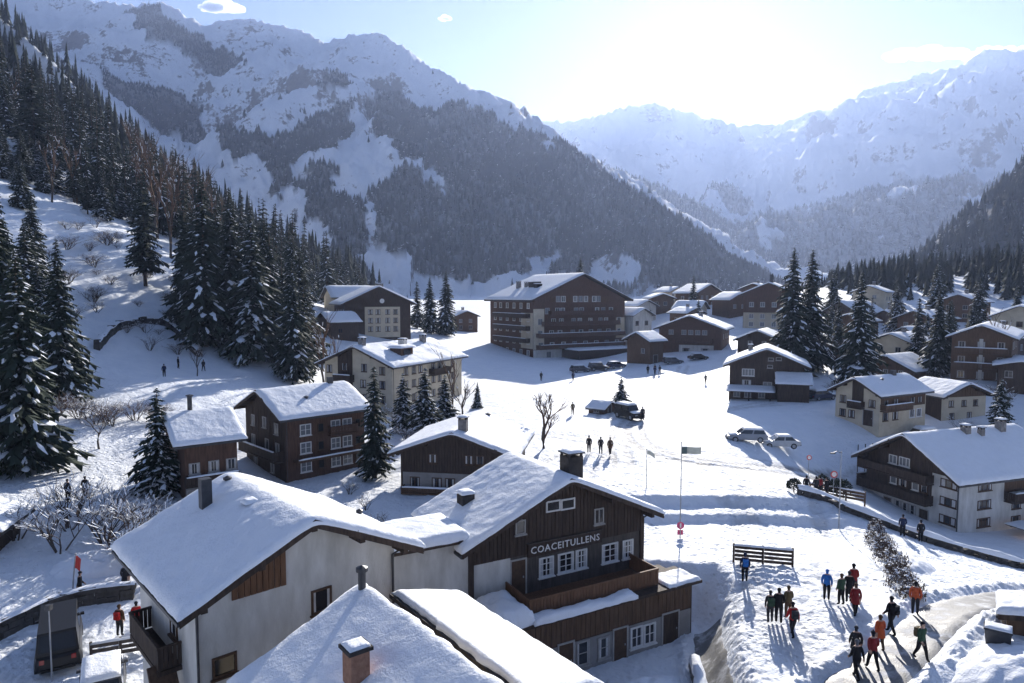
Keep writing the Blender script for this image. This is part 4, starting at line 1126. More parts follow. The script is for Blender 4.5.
H.panel('front', -3.1, 6.85, -4.5, -1.72, 'plaster_grey', 'plaster_panel', .03, follow=False, out=2.85)
m = MB(); m.box(-5.9, -2.3, -.2 - H.base + .003, 7.35, -.01, -.04 - H.base); m.build('lower_roof', 'timber_dark', H.root)
for u, w, h, z in ((2.95, .85, 1.15, -2.42), (3.85, .85, 1.15, -2.45)): H.win('front', u, z, w, h, 2, 2, 'frame_white', out=2.89)
H.win('front', .75, -2.45, .75, 1.15, 1, 2, 'frame_grey', out=2.89); H.win('front', -.55, -2.4, .8, 1.3, 1, 2, 'frame_grey', out=2.89)
H.door('front', 1.85, -3.55, .85, 1.85, out=2.89); H.door('front', 5.35, -3.55, 1.1, 1.9, 'timber_dark', out=2.89); H.door('front', -1.6, -3.55, .85, 1.9, out=2.89)
H.flat_snow(-5.75, -2.2, -3.65, .6, -.05, .95, wob=.2, name='ledge_snow', rough=.2)
H.flat_snow(-3.6, -2.3, 2.6, -1.68, -.05, .34, wob=.16, name='ledge_snow', rough=.25); H.flat_snow(5.0, -2.2, 7.2, -.6, -.05, .12, wob=.2, name='ledge_snow', rough=.1)
H.block(-10.1, .9, -H.hw - .02, 4.2, -4.2, 3.55, 'plaster_white', 'annex_wall'); m = MB(); m.box(-10.3, .55, 3.551 - H.base, -H.hw - .02, 4.4, 3.72 - H.base); m.build('annex_roof', 'timber_dark', H.root)
H.flat_snow(-10.25, .6, -H.hw - .04, 4.3, 3.72, .38, name='annex_snow', wob=.15)
H.chimney(1.25, 1.9, .95, .95, 1.3, 'roofing'); H.hatch(-4.3, 4.2, .75, .55)
H.downpipe(-H.hw, H.y0 + .1); H.downpipe(H.hw, H.y0 - .06, 3.3)

# --- dark chalet behind the inn
H = House('chalet', 'dark wooden chalet with stone chimney and wide sunlit roof behind the inn', (-5.2, 58.0, -9.2, 11.4, 11.1, 2.3, 4.3), -1.6, cat='chalet', wall='timber_dark', snow_t=0.24, seed=22, so=.8, fo=1.0)
H.panel('front', -4.7, H.hw - .05, -1.7, .35, 'plaster_grey', 'plaster_panel', .03); H.panel('front', -H.hw, H.hw, .45, 6, 'timber_dark', 'gable_boards', .05, boards=.25)
for u in (-1.95, 2.3, 1.3): H.win('front', u, 1.65, .75, .85, 2, 1, 'frame_brown', out=.05)
for u in (-3.6, -1.6, -.4, 1.4): H.win('front', u, -.5, .9, .9, 2, 1, 'frame_brown', out=.03)
H.balcony('front', -4.6, 1.0, -1.25, 1.0, .5, 'timber_mid', snow=True)
H.chimney(.7, 1.4, .75, .75, 1.2, 'stone'); H.pipe(1.2, 10.2, .2, .3)

# --- tall brown chalet on the left
H = House('chalet', 'tall red-brown timber chalet with three rows of pale windows, beside tall spruce', (-25, 66, -46, 10.5, 10.0, 4.6, 6.9), -2.2, cat='chalet', wall='timber_red', snow_t=0.21, seed=23, so=.8, fo=.9)
H.panel('front', -H.hw, H.hw, -2, 8, 'timber_dark', 'gable_boards', .05, boards=.28)
for u, z in ((-2.6, 3.4), (0, 3.5), (2.6, 3.2), (-2.6, 1.4), (.5, 1.4), (2.8, 1.3), (-2.2, -.6), (1.6, -.7)): H.win('front', u, z, .85, 1.1, 2, 1, 'frame_grey', pale=(u < 0), out=.05)
H.balcony('front', -4.2, 4.0, .35, 1.0, .9, 'timber_dark')
for z in (3.1, 1.35, -.45):
    for u, w in ((2.9, 1.15), (6.1, 1.05), (7.4, 1.05)): H.win('right', u, z, w, 1.1, 2, 2, 'frame_white', pale=True)
    H.win('right', 8.6, z - .05, .6, .9, 1, 1, 'frame_brown'); H.win('right', 4.5, z, .7, .9, 1, 1, 'frame_brown')
H.balcony('right', 1.6, 9.2, .3, .9, .12, 'timber_mid', snow=True); H.balcony('right', 5.2, 8.2, 2.35, .8, .8, 'timber_red', snow=False)
H.downpipe(H.hw, 1.0); H.chimney(.25, 7.9, .5, .5, .75, 'metal_dark', cap=False); H.pipe(2.6, 4.0, .16, .3)
# --- low brown house by the small spruce
H = House('house', 'low brown house with blue-white roof and tall metal flue, behind snowy small spruce', (-30, 58, -53.9, 9.9, 5.6, 4.0, 6.0), -1.6, wall='timber_red', snow_t=0.21, seed=24)
H.panel('right', .9, 5.0, -2, .3, 'plaster_grey', 'plaster_panel', .03)
for u, z in ((1.6, 1.7), (3.1, 1.7), (4.5, 1.7), (1.4, -.5), (4.2, -.5)): H.win('right', u, z, .85, .95, 2, 1, 'frame_grey')
H.door('right', 2.8, -1.6, .9, 1.9); H.win('front', 1.5, 1.5, .9, 1, 2, 1, 'frame_grey'); H.win('front', -1.8, 1.5, .9, 1, 2, 1, 'frame_grey')
H.pipe(0, 2.2, .2, 1.3); H.balcony('right', .8, 5.0, .45, .7, .7, 'timber_dark', snow=True)
# --- cream house with dormer
H = House('house', 'cream plastered three-storey house with dormer and drainpipe at its corner', (-22.7, 97, -26.5, 14.1, 20.5, 6.1, 8.9), -1.4, wall='plaster_cream', snow_t=0.25, seed=25, so=.9, fo=1.0, snow_rough=.25)
H.panel('front', -3.6, -.9, .8, 9, 'timber_dark', 'gable_boards', .06, boards=.3); H.balcony('front', -3.8, -.6, 3.6, 1.0, .9, 'timber_dark')
for u, z in ((4.4, 5.3), (4.4, 3.3), (4.4, 1.2), (1.2, 5.6), (1.0, 3.3), (1.0, 1.2), (-5.2, 5.2), (-5.2, 3.3), (-2.3, 5.6)): H.win('front', u, z, 1.0, 1.15, 2, 1, 'frame_brown', out=(.06 if u == -2.3 else 0))
for z in (5.0, 3.1, 1.0):
    for u in (4.2, 6.2, 7.9, 11.4, 13.2, 17.0): H.win('right', u, z, 1.0, 1.1, 2, 1, 'frame_brown')
H.balcony('right', 10.2, 15.0, 3.9, 1.0, .9, 'timber_dark', snow=False); H.downpipe(H.hw, 1.25)
def dormer(H, x, y, w, d, h):
    z = H.roofz(x); m = MB(); m.box(x - d, y - w/2, z - .3, x + d * .1, y + w/2, z + h); o = m.build('dormer', 'timber_red', H.root)
    m = MB(); m.box(x + d * .1 + .002, y - w * .3, z + .3, x + d * .1 + .05, y + w * .3, z + h - .2); m.build('pane', 'glass', o)
    v, f = snow_sheet(d * 1.3, w * 1.25, lambda X, Y: X * 0 + z + h, .35, 9, 9, 41, x0=x - d * 1.1, y0=y - w * .62); link('dormer_snow', np_mesh('dormer_snow', v, f, 'snow'), o)
dormer(H, 4.6, 6.5, 3.0, 1.8, 1.3)
H.chimney(.4, 1.6, .8, .8, 1.0, 'stone'); H.chimney(2.2, 9.0, 1.1, .8, 1.2, 'plaster_white'); H.chimney(1.5, 15.5, .8, .8, 1.2, 'stone')
# --- chalet with cream gable, further back on the left
H = House('chalet', 'brown chalet with square cream gable front and round plaque, below the ski piste', (-31.0, 160, 24, 18.0, 16.0, 14.0, 18.2), 6.0, cat='chalet', wall='timber_dark', snow_t=0.31, seed=26, detail=1, so=1.2, fo=1.3)
H.panel('front', -3.2, 5.2, 6.0, 13.2, 'plaster_cream', 'plaster_panel', .06)
for z in (8.0, 10.0, 12.0):
    for u in (-1.9, -.1, 2.2, 4.1): H.win('front', u, z, 1.15, 1.25, 2, 1, 'frame_brown', out=.06)
    for u in (3, 6, 9, 12): H.win('left', u, z, 1.2, 1.2, 2, 1, 'frame_grey')
m = MB(); m.tube([(.9, H.y0 - .05, 14.6 - H.base), (.9, H.y0 - .14, 14.6 - H.base)], .55, 14); m.build('plaque', 'frame_white', H.root)
H.chimney(1.6, 6, 1.3, 1.0, 1.2, 'stone'); H.balcony('left', 2, 14, 9.0, 1.3, 1.0, 'timber_dark', snow=False)
# --- two roofs between the spruces
H = House('house', 'pale house with snowy roof half hidden behind the hillside spruces', (-48, 176, -60, 11, 13, 15.5, 18.5), 9.5, wall='plaster_cream', snow_t=0.31, seed=27, detail=0)
for u in (4, 8): H.win('right', u, 13.5, 1.2, 1.2, 2, 1, 'frame_brown')
H = House('house', 'small low house with snowy roof left of the cream gabled chalet', (-42, 150, -50, 8, 8, 10.2, 12.4), 5.2, wall='timber_dark', snow_t=0.31, seed=28, detail=0)
H.win('right', 3, 8.2, 1.1, 1.1, 2, 1, 'frame_brown')

# --- the big hotel
H = House('hotel', 'big timber hotel of five storeys with long balconies under one broad gable', (18.7, 176, 30.5, 32.4, 24.5, 14.9, 21.7), -.3, cat='hotel', wall='timber_red', snow_t=0.34, seed=29, so=1.6, fo=1.6, roof_t=.4, detail=1)
hw = H.hw
H.panel('front', -hw, hw, -.3, 2.2, 'plaster_white', 'plaster_panel', .05); H.panel('front', -hw, -hw + 3.2, 2.3, 12.5, 'plaster_cream', 'plaster_panel', .05); H.panel('front', hw - 3.0, hw, 4.5, 10.0, 'plaster_cream', 'plaster_panel', .05)
H.panel('front', -9.5, 9.5, 14.2, 15.6, 'timber_mid', 'gable_boards', .06, boards=.35)
for z, us in ((15.0, (-7.2, -5.6, -1.9, -.2, 1.5, 4.2, 5.6)), (12.0, (-10.5, -7.4, -5.8, -1.6, .2, 5.2, 7.2, 9.8)), (9.3, (-12.6, -8.6, -6.2, -2.4, -.4, 3.0, 6.3, 8.2, 12.6)), (6.3, (-12.6, -9.2, -6.6, -2.6, 0, 3.2, 6.0, 9.0, 12.6)), (3.3, (-12.4, -9, -5.5, -2, 1.5, 5, 8.5, 12)), (.95, (-10, -4, 3, 8))):
    for i, u in enumerate(us): H.win('front', u, z, 1.35, 1.5, 2, 1, 'frame_white' if (i + int(z)) % 3 else 'frame_grey', pale=(i + int(z)) % 3 == 0, out=.06 if abs(u) < 13.3 else .06)
for z, a, b in ((12.9, -10.2, 10.4), (10.2, -12.2, 12.0), (7.3, -13.8, 13.8), (4.4, -13.8, 13.8)): H.balcony('front', a, b, z - 1.9, 1.5, 1.0, 'timber_red', .4, 3.4, snow=(z < 8), out=.02)
for z in (13.3, 10.0, 7.2, 4.2, 1.4):
    for u in (4, 7.5, 11, 14.5, 18, 21): H.win('left', u, z, 1.3, 1.4, 2, 1, 'frame_white', pale=(int(u + z) % 2 == 0))
for z in (11.2, 8.1, 5.0): H.balcony('left', 3.0, 20.5, z - .9, 1.3, 1.0, 'timber_dark', .4, 3.4, snow=True)
H.panel('left', 1.8, 7.5, 2.5, 11.5, 'plaster_cream', 'plaster_panel', .03)
H.chimney(-9.6, 17, 1.0, 1.0, 2.0, 'stone'); H.chimney(-8.8, 14.2, .9, .9, 1.4, 'stone'); H.hatch(-8.2, 11.0, 2.4, .9); H.hatch(-9.0, 8.2, 1.6, .8)
H.block(-6, -6.0, 12.5, H.y0 - .1, -1.5, 2.3, 'timber_dark', 'terrace_wall'); H.flat_snow(-6.2, -6.1, 12.7, -.2, 2.3, .3, name='terrace_snow')

# --- the cluster right of the hotel
H = House('chalet', 'wide brown chalet with pale ground floor, right of the hotel and small hut', (41.5, 160, -24.8, 16.8, 15.0, 8.1, 11.3), 2.0, cat='chalet', wall='timber_red', snow_t=0.28, seed=51, so=1.1, fo=1.3, snow_rough=.2)
H.panel('front', -2.5, 5.5, 1.9, 4.2, 'plaster_white', 'plaster_panel', .05)
for u in (-4.4, -1.4, 0.2, 1.8, 3.4): H.win('front', u, 7.2, 1.15, 1.1, 2, 1, 'frame_grey', pale=True)
for u in (-.8, 3.6): H.win('front', u, 2.9, 1.8, 1.1, 2, 1, 'frame_brown', out=.05)
H.balcony('front', -5, 5.4, 4.9, 1.2, .9, 'timber_red', .4, 3, snow=False)
for u in (4, 8, 11): H.win('right', u, 6.2, 1.1, 1.1, 2, 1, 'frame_grey')
H.chimney(1.2, 9, .9, .9, 1.0, 'stone')
H = House('hut', 'small timber hut with smooth snowy roof between hotel and wide chalet', (27.2, 150, -55, 8.4, 5.6, 6.1, 8.0), .6, cat='hut', wall='timber_mid', snow_t=0.31, seed=52)
H.win('front', 1.4, 3.8, 1.1, 1.1, 2, 1, 'frame_grey'); H.door('right', 2.6, .7, 1.3, 2.2, 'timber_dark')
H = House('house', 'pale house with broad snowy roof standing highest in the village', (66.9, 230, 40.8, 17.1, 9.5, 16.7, 19.8), 11.5, wall='timber_mid', snow_t=0.34, seed=53, detail=1, so=1.0)
for u in (-4, -1, 2, 5): H.win('front', u, 15.2, 1.2, 1.3, 2, 1, 'frame_grey', pale=True); H.win('front', u, 13.0, 1.2, 1.3, 2, 1, 'frame_grey')
for u in (3, 6): H.win('left', u, 15, 1.2, 1.2, 2, 1, 'frame_grey')
H = House('house', 'low house with flat-looking snowy roof left of the highest pale house', (50, 226, 8, 9, 8, 15.0, 16.6), 10.0, wall='timber_mid', snow_t=0.37, seed=54, detail=0)
for u in (-2, 1): H.win('front', u, 13.2, 1.2, 1.2, 2, 1, 'frame_grey')
H = House('house', 'cream house with snowy roof directly in front of the highest pale house', (58, 205, 55, 9, 9, 12.0, 14.4), 8.0, wall='plaster_cream', snow_t=0.34, seed=55, detail=0)
for u in (-2.2, .5): H.win('front', u, 10.8, 1.2, 1.3, 2, 1, 'frame_brown')
for u in (3, 6): H.win('left', u, 10.6, 1.2, 1.3, 2, 1, 'frame_brown')
H = House('house', 'small snow-roofed house at the back beside the hotel gable', (43, 215, 30, 9, 9, 12.6, 14.6), 7.5, wall='plaster_white', snow_t=0.34, seed=56, detail=0)
for u in (-2, 1.2): H.win('front', u, 10.6, 1.2, 1.2, 2, 1, 'frame_brown')
H = House('house', 'low pale house with snow-heaped roof behind the small hut', (36, 185, 35, 8.5, 9, 10.6, 12.6), 5.0, wall='plaster_white', snow_t=0.37, seed=57, detail=0)
for u in (-2, 1.5): H.win('front', u, 8.4, 1.2, 1.2, 2, 1, 'frame_brown')
H = House('house', 'brown house with two stepped snowy roofs left of the tall gabled house', (69, 205, 20, 9, 10, 14.6, 17.0), 9.0, wall='timber_mid', snow_t=0.34, seed=58, detail=0)
for u in (-2, 1): H.win('front', u, 12.6, 1.1, 1.2, 2, 1, 'frame_grey', pale=True)
H = House('house', 'tall gabled house with dark chimney and pale lower floors, left of twin spruce', (69.3, 185, -30, 15.4, 9, 16.2, 19.5), 6.0, wall='timber_red', snow_t=0.31, seed=59, so=1.0)
H.panel('front', -6.6, 6.6, 6, 11.2, 'plaster_cream', 'plaster_panel', .05)
for z in (8.0, 10.2, 13.4):
    for u in (-4.5, -1.6, 1.4, 4.3): H.win('front', u, z, 1.2, 1.3, 2, 1, 'frame_white', pale=True, out=.05)
H.balcony('front', -5.5, 5.5, 11.4, 1.3, 1.0, 'timber_red', .4, 3, snow=False); H.chimney(.5, 1.5, .8, .8, 2.4, 'metal_dark', cap=False)
H = House('house', 'dark house with blue-white roof just behind the black-timber chalet', (49.6, 138, -30.7, 9.4, 11, 6.9, 9.0), 1.4, wall='timber_dark', snow_t=0.25, seed=60)
for u in (-1.5, 1.2): H.win('front', u, 6.2, .9, .9, 2, 1, 'frame_grey')
# --- dark chalet on the square
H = House('chalet', 'black-timber chalet with snowy porch roof and lean-to at edge of the square', (38.2, 102, -20, 12.4, 11.0, 5.4, 8.1), -.1, cat='chalet', wall='timber_dark', snow_t=0.26, seed=61, so=.9, fo=1.1)
H.panel('front', -H.hw, H.hw, 2.4, 9, 'timber_dark', 'gable_boards', .05, boards=.3)
H.win('front', -2.6, 4.2, 1.8, 1.1, 4, 1, 'frame_white', pale=True, out=.05); H.win('front', -2.8, 2.6, 1.3, .9, 2, 1, 'frame_grey', out=.05); H.win('front', .2, 2.4, 1.3, .9, 2, 1, 'frame_grey', pale=True, out=.05)
for u, z in ((.6, 6.3), (1.7, 6.4), (.5, 5.2)): H.win('front', u, z, .8, .5, 1, 1, 'frame_grey', out=.05)
H.shed_roof(-5.6, 1.2, -1.2, H.y0, 2.1, 1.55, snow_t=0.19, posts=(-5.2, -2.4, .6)); 
for u in (-4.2, -2.6, -.6): H.win('front', u, .85, 1.0, 1.0, 2, 1, 'frame_grey', pale=True)
H.block(1.6, -1.6, 5.9, H.y0 - .02, -1.2, 2.9, 'timber_dark', 'annex_wall'); H.shed_roof(1.3, 6.3, -2.0, H.y0, 4.4, 3.0, snow_t=0.19, name='annex_roof')
H.chimney(-2.4, 7, .7, .7, .9, 'stone')

# --- houses to the right
H = House('house', 'cream two-storey house with balcony in its gable and snowy car before it', (43.8, 87, -62, 7.6, 11.0, 3.6, 5.6), -.6, wall='plaster_cream', snow_t=0.21, seed=62, so=.7, fo=.8)
for u, z in ((-2, 2.4), (2.1, 2.3), (-2, .6), (-.7, .6)): H.win('front', u, z, .9, 1.0, 2, 1, 'frame_brown')
H.panel('front', -.7, .9, 1.4, 5, 'timber_dark', 'gable_boards', .05, boards=.25); H.balcony('front', -.9, 1.1, 1.6, .8, .8, 'timber_dark'); H.door('front', 1.6, -.6, 1.3, 2.0, 'timber_dark')
H.panel('right', 1, 10.2, 1.7, 3.4, 'timber_mid', 'timber_panel', .04, boards=.3)
for u in (2, 4, 7.5, 9): H.win('right', u, .7, 1.1, 1.1, 2, 1, 'frame_white' if u > 5 else 'frame_brown'); H.win('right', u, 2.4, .9, .9, 2, 1, 'frame_brown', out=.045)
H.chimney(.3, 7.6, .6, .6, .7, 'metal_dark', cap=False); H.pipe(1.2, 4.0, .15, .3); H.balcony('right', .9, 6.5, 1.55, .8, .75, 'timber_mid', snow=True)
H = House('house', 'pale house with brown gable top right of the cream two-storey house', (62.2, 92, 15, 9.0, 7.5, 2.4, 4.2), -1.4, wall='plaster_cream', snow_t=0.25, seed=63, so=.7, fo=.9)
H.panel('front', -4, 4, 2.1, 6, 'timber_mid', 'gable_boards', .05, boards=.3)
for u, z in ((-2.2, 1.2), (0, 1.2), (2, 1.2), (-2, -.5), (1, -.5)): H.win('front', u, z, .8, .9, 2, 1, 'frame_brown')
H.panel('left', .9, 6.5, -1.4, 2.2, 'timber_dark', 'timber_panel', .04, boards=.3)
H = House('house', 'brown house with blue-shaded roof behind the cream two-storey house', (64.4, 118, -58, 11.0, 9, 3.3, 5.8), -.4, wall='timber_mid', snow_t=0.25, seed=64)
for u in (-3, 0, 2.6): H.win('front', u, 2.6, .9, 1.0, 2, 1, 'frame_grey')
for u in (3, 6): H.win('right', u, 1.6, .9, 1.0, 2, 1, 'frame_grey')
H = House('house', 'low house with wide hipped-looking snowy roof between the right-hand spruces', (86, 150, -75, 10, 10, 7.0, 9.2), 2.6, wall='timber_dark', snow_t=0.31, seed=65, detail=0)
for u in (3, 6): H.win('right', u, 5, 1, 1, 2, 1, 'frame_grey')
H = House('house', 'dark house with sunlit roof behind the twin spruce', (88, 184, -60, 11, 13, 11.4, 14.6), 6.0, wall='timber_dark', snow_t=0.31, seed=66, detail=0)
for u in (3, 6, 9): H.win('right', u, 9.4, 1.1, 1.1, 2, 1, 'frame_grey')
H = House('house', 'red-brown house with tall chimney behind the slim right-hand spruce', (99, 182, -50, 10, 12, 9.4, 12.2), 5.0, wall='timber_red', snow_t=0.31, seed=67, detail=0)
for u in (3, 6, 9): H.win('right', u, 7.6, 1.1, 1.1, 2, 1, 'frame_grey')
H.chimney(.3, 3, .8, .8, 1.8, 'stone')
H = House('house', 'timber house of three storeys at the right edge above the dark snowy spruce', (74.3, 108, -39.2, 9.6, 18, 9.3, 11.4), 1.8, wall='timber_mid', snow_t=0.28, seed=68, so=.8, fo=1.0)
H.balcony('front', -3.6, 3.6, 4.3, 1.1, .9, 'timber_mid'); H.balcony('front', -3.6, 3.6, 6.7, 1.1, .9, 'timber_mid')
for z in (3.2, 5.6, 8.0):
    for u in (-2.6, 0, 2.6): H.win('front', u, z, 1.0, 1.1, 2, 1, 'frame_grey')
    for u in (3, 6, 10): H.win('right', u, z, 1.0, 1.1, 2, 1, 'frame_grey')
H.panel('front', -.25, .25, 1.9, 9, 'plaster_white', 'pilaster', .1)
H = House('house', 'dark house with flat snow-covered roof cut by the right edge of the photo', (75, 100, -35, 7, 12, 5.6, 6.4), 1.0, wall='timber_dark', snow_t=0.22, seed=69, detail=0)
H.win('front', -1.5, 4.2, 1, 1, 2, 1, 'frame_grey')
H = House('house', 'far house with snowy roof above the three-storey timber house', (104, 140, -40, 11, 14, 11.5, 14.0), 5.0, wall='plaster_cream', snow_t=0.31, seed=70, detail=0)
for u in (-2.5, 0, 2.5): H.win('front', u, 10, 1.1, 1.1, 2, 1, 'frame_brown')

# --- more roofs that overlap at the back
for q, (x, y, h, W, L, up, wall, lab) in enumerate([
 (52, 192, 30, 8, 8, 5.2, 'timber_mid', 'small brown house half hidden behind the wide chalet'),
 (33, 205, 20, 8, 8, 5.0, 'timber_mid', 'brown house touching the right corner of the hotel in the view'),
 (60, 246, 30, 9, 9, 5.0, 'plaster_cream', 'cream house behind the highest pale house, mostly hidden'),
 (78, 222, -35, 10, 10, 5.5, 'timber_mid', 'brown house behind the tall gabled house'),
 (81, 165, -50, 9, 9, 4.8, 'timber_mid', 'brown house low behind the twin spruce'),
 (73, 132, -55, 9, 10, 4.6, 'plaster_cream', 'cream house between the tall snowy spruce and the dark right-hand spruces'),
 (94, 160, -60, 10, 11, 5.0, 'timber_red', 'red-brown house left of the far right roofs'),
 (112, 172, -50, 10, 11, 5.4, 'timber_mid', 'brown house furthest right among the back row'),
 (104, 200, -40, 10, 11, 5.4, 'plaster_cream', 'cream house at the edge of the forest on the right'),
 (88, 125, -50, 9, 10, 5.0, 'timber_dark', 'dark house just left of the three-storey timber house'),
 (-14, 215, 25, 9, 10, 5.0, 'timber_mid', 'brown house left of the hotel under the dark spruces')]):
    b = gz(x, y); hh = House('house', lab, (x, y, h, W, L, b + up, b + up + W * .2), b - .5, wall=wall, snow_t=0.31, seed=140 + q, detail=0)
    for u in (-W * .22, W * .15): hh.win('front', u, b + up - 1.5, 1.1, 1.1, 2, 1, 'frame_grey', pale=(q % 2 == 0)); hh.win('front', u, b + up - 3.6, 1.1, 1.1, 2, 1, 'frame_grey')
    for u in (L * .3, L * .6): hh.win('right' if h < 0 else 'left', u, b + up - 1.9, 1.1, 1.1, 2, 1, 'frame_grey')
    hh.chimney(.3, L * .5, .7, .7, .9, 'stone')

# --- the large guest house on the right
H = House('guest_house', 'large white and dark-timber guest house with stacked balconies and three chimneys', (40.1, 69.4, -70.9, 12.8, 16.5, -1.8, 1.9), -8.0, cat='house', wall='plaster_white', snow_t=0.26, seed=71, so=.95, fo=1.3, detail=2)
hw = H.hw
H.panel('front', -hw, 2.55, -5.25, 4, 'timber_dark', 'timber_front', .06, boards=.28); H.panel('front', 2.56, hw, -1.75, 4, 'timber_dark', 'gable_boards', .06, boards=.28)
H.win('front', -2.05, -1.45, 1.0, .95, 2, 1, 'frame_white', pale=True, out=.06); H.win('front', -.65, -1.42, 1.3, .95, 3, 1, 'frame_white', pale=True, out=.06)
H.win('front', -1.9, -3.45, .8, 1.15, 1, 1, 'frame_white', pale=True, out=.06); H.win('front', -.75, -3.5, 1.1, 1.2, 2, 1, 'frame_brown', out=.06); H.win('front', .75, -3.45, .8, 1.2, 1, 1, 'frame_white', pale=True, out=.06); H.win('front', 1.75, -3.45, .8, 1.2, 1, 1, 'frame_brown', out=.06)
for z in (-2.85, -4.95): H.balcony('front', -hw - .3, 2.75, z, 1.15, .85, 'timber_dark', .2, 2.0, snow=False)
for u in (-1.35, -.45, .45): H.win('front', u, -6.3, .85, 1.25, 1, 2, 'frame_grey')
H.door('front', -2.6, -7.7, .9, 1.95); H.door('front', 1.75, -7.75, .95, 1.95, 'timber_dark')
for z in (-2.45, -4.25, -6.05): H.win('front', 4.35, z, 1.75, .85, 3, 1, 'frame_brown'); H.win('right', 4.7, z - .25, 1.8, .9, 3, 1, 'frame_brown')
for z in (-2.9, -4.9, -6.6): H.win('right', 9.2, z, 1.3, 1.0, 2, 1, 'frame_brown'); H.win('right', 13.2, z, 1.3, 1.0, 2, 1, 'frame_brown')
H.balcony('right', 7.4, 12.5, -4.35, 1.1, .9, 'timber_dark', .2, 2.0, snow=True); H.panel('right', 7.4, 12.5, -3.6, -1.9, 'timber_mid', 'timber_panel', .04, boards=.3)
H.downpipe(hw - .05, H.y0 - .1, -.6); 
# side loggia seen end-on at the far corner of the gable
for z in (-2.85, -4.95): H.balcony('left', 1.2, 3.4, z, 1.3, .85, 'timber_dark', .2, 1.1, snow=True, roofposts=2.0)
H.chimney(.75, 8.0, .7, .7, .75, 'stone'); H.chimney(1.25, 9.6, .5, .5, .8, 'stone'); H.chimney(.85, 13.0, .75, .75, 1.15, 'stone')
# terrace canopy with its lamps in front of the side wall
root = tag(empty('terrace_canopy', (0, 0, 0)), 'low dark terrace canopy with two glowing lamps beside the guest house', 'canopy')
def loc2w(H, x, y, z):
    a = H.root.rotation_euler.z; c = H.root.location
    return Vector((c.x + x * math.cos(a) - y * math.sin(a), c.y + x * math.sin(a) + y * math.cos(a), z))
root.location = loc2w(H, hw + .9, 6.5, -8.2); root.rotation_euler = (0, 0, H.root.rotation_euler.z)
m = MB(); m.box(0, 0, 1.75, 2.2, 9, 1.87); o = m.build('roof', 'timber_dark', root)
v, f = snow_sheet(2.2, 9, lambda a, b: a * 0 + 1.87, .16, 9, 17, 77, x0=0); link('roof_snow', np_mesh('roof_snow', v, f, 'snow'), root)
for yy in (.15, 2.9, 5.8, 8.7): m = MB(); m.box(2.0, yy - .06, -1, 2.12, yy + .06, 1.745); m.build('post', 'timber_dark', root)
m = MB(); m.box(2.02, .2, .05, 2.1, 8.7, .8); m.build('rail_panel', 'timber_dark', root)
for yy in (1.0, 3.9):
    bm = bmesh.new(); bmesh.ops.create_icosphere(bm, subdivisions=2, radius=.13); me = bpy.data.meshes.new('lamp'); bm.to_mesh(me); bm.free(); me.materials.append(MATS['lamp_glow'])
    link('lamp', me, root, (2.18, yy, 1.35)); m = MB(); m.tube([(2.18, yy, 1.46), (2.18, yy, 1.76)], .015, 5); m.build('lamp_cord', 'metal_dark', root)

# --- the little hut in the middle of the square
H = House('hut', 'tiny dark wooden hut on the square beside small spruce and parked off-roader', (13.4, 91.0, 53.3, 3.9, 2.9, 1.0, 1.9), .05, cat='hut', wall='timber_mid', snow_t=0.16, seed=81, so=.3, fo=.3, bo=.3, purlins=False)
H.door('front', 0, .05, .9, 1.15, 'timber_dark'); H.win('left', 1.4, .55, .8, .45, 2, 1, 'frame_grey')
# --- stall at the lower right corner
H = House('hut', 'small brown wood store with thick snow cap at the lower right corner', (23.1, 29.3, -35, 2.6, 2.4, 1.75, 2.0), .3, cat='hut', wall='timber_mid', snow_t=0.28, seed=82, so=.35, fo=.3, bo=.3, purlins=False)
H.door('front', .3, .4, .7, 1.0, 'timber_dark')
# --- dark shed at the left edge
H = House('shed', 'dark wooden shed with snowy roof at the left edge by bare shrubs', (-35.2, 41.5, 15, 6.0, 5.0, 1.2, 2.4), -1.9, cat='shed', wall='timber_dark', snow_t=0.19, seed=83)
H.win('front', 1.0, .1, .8, .8, 2, 1, 'frame_grey')

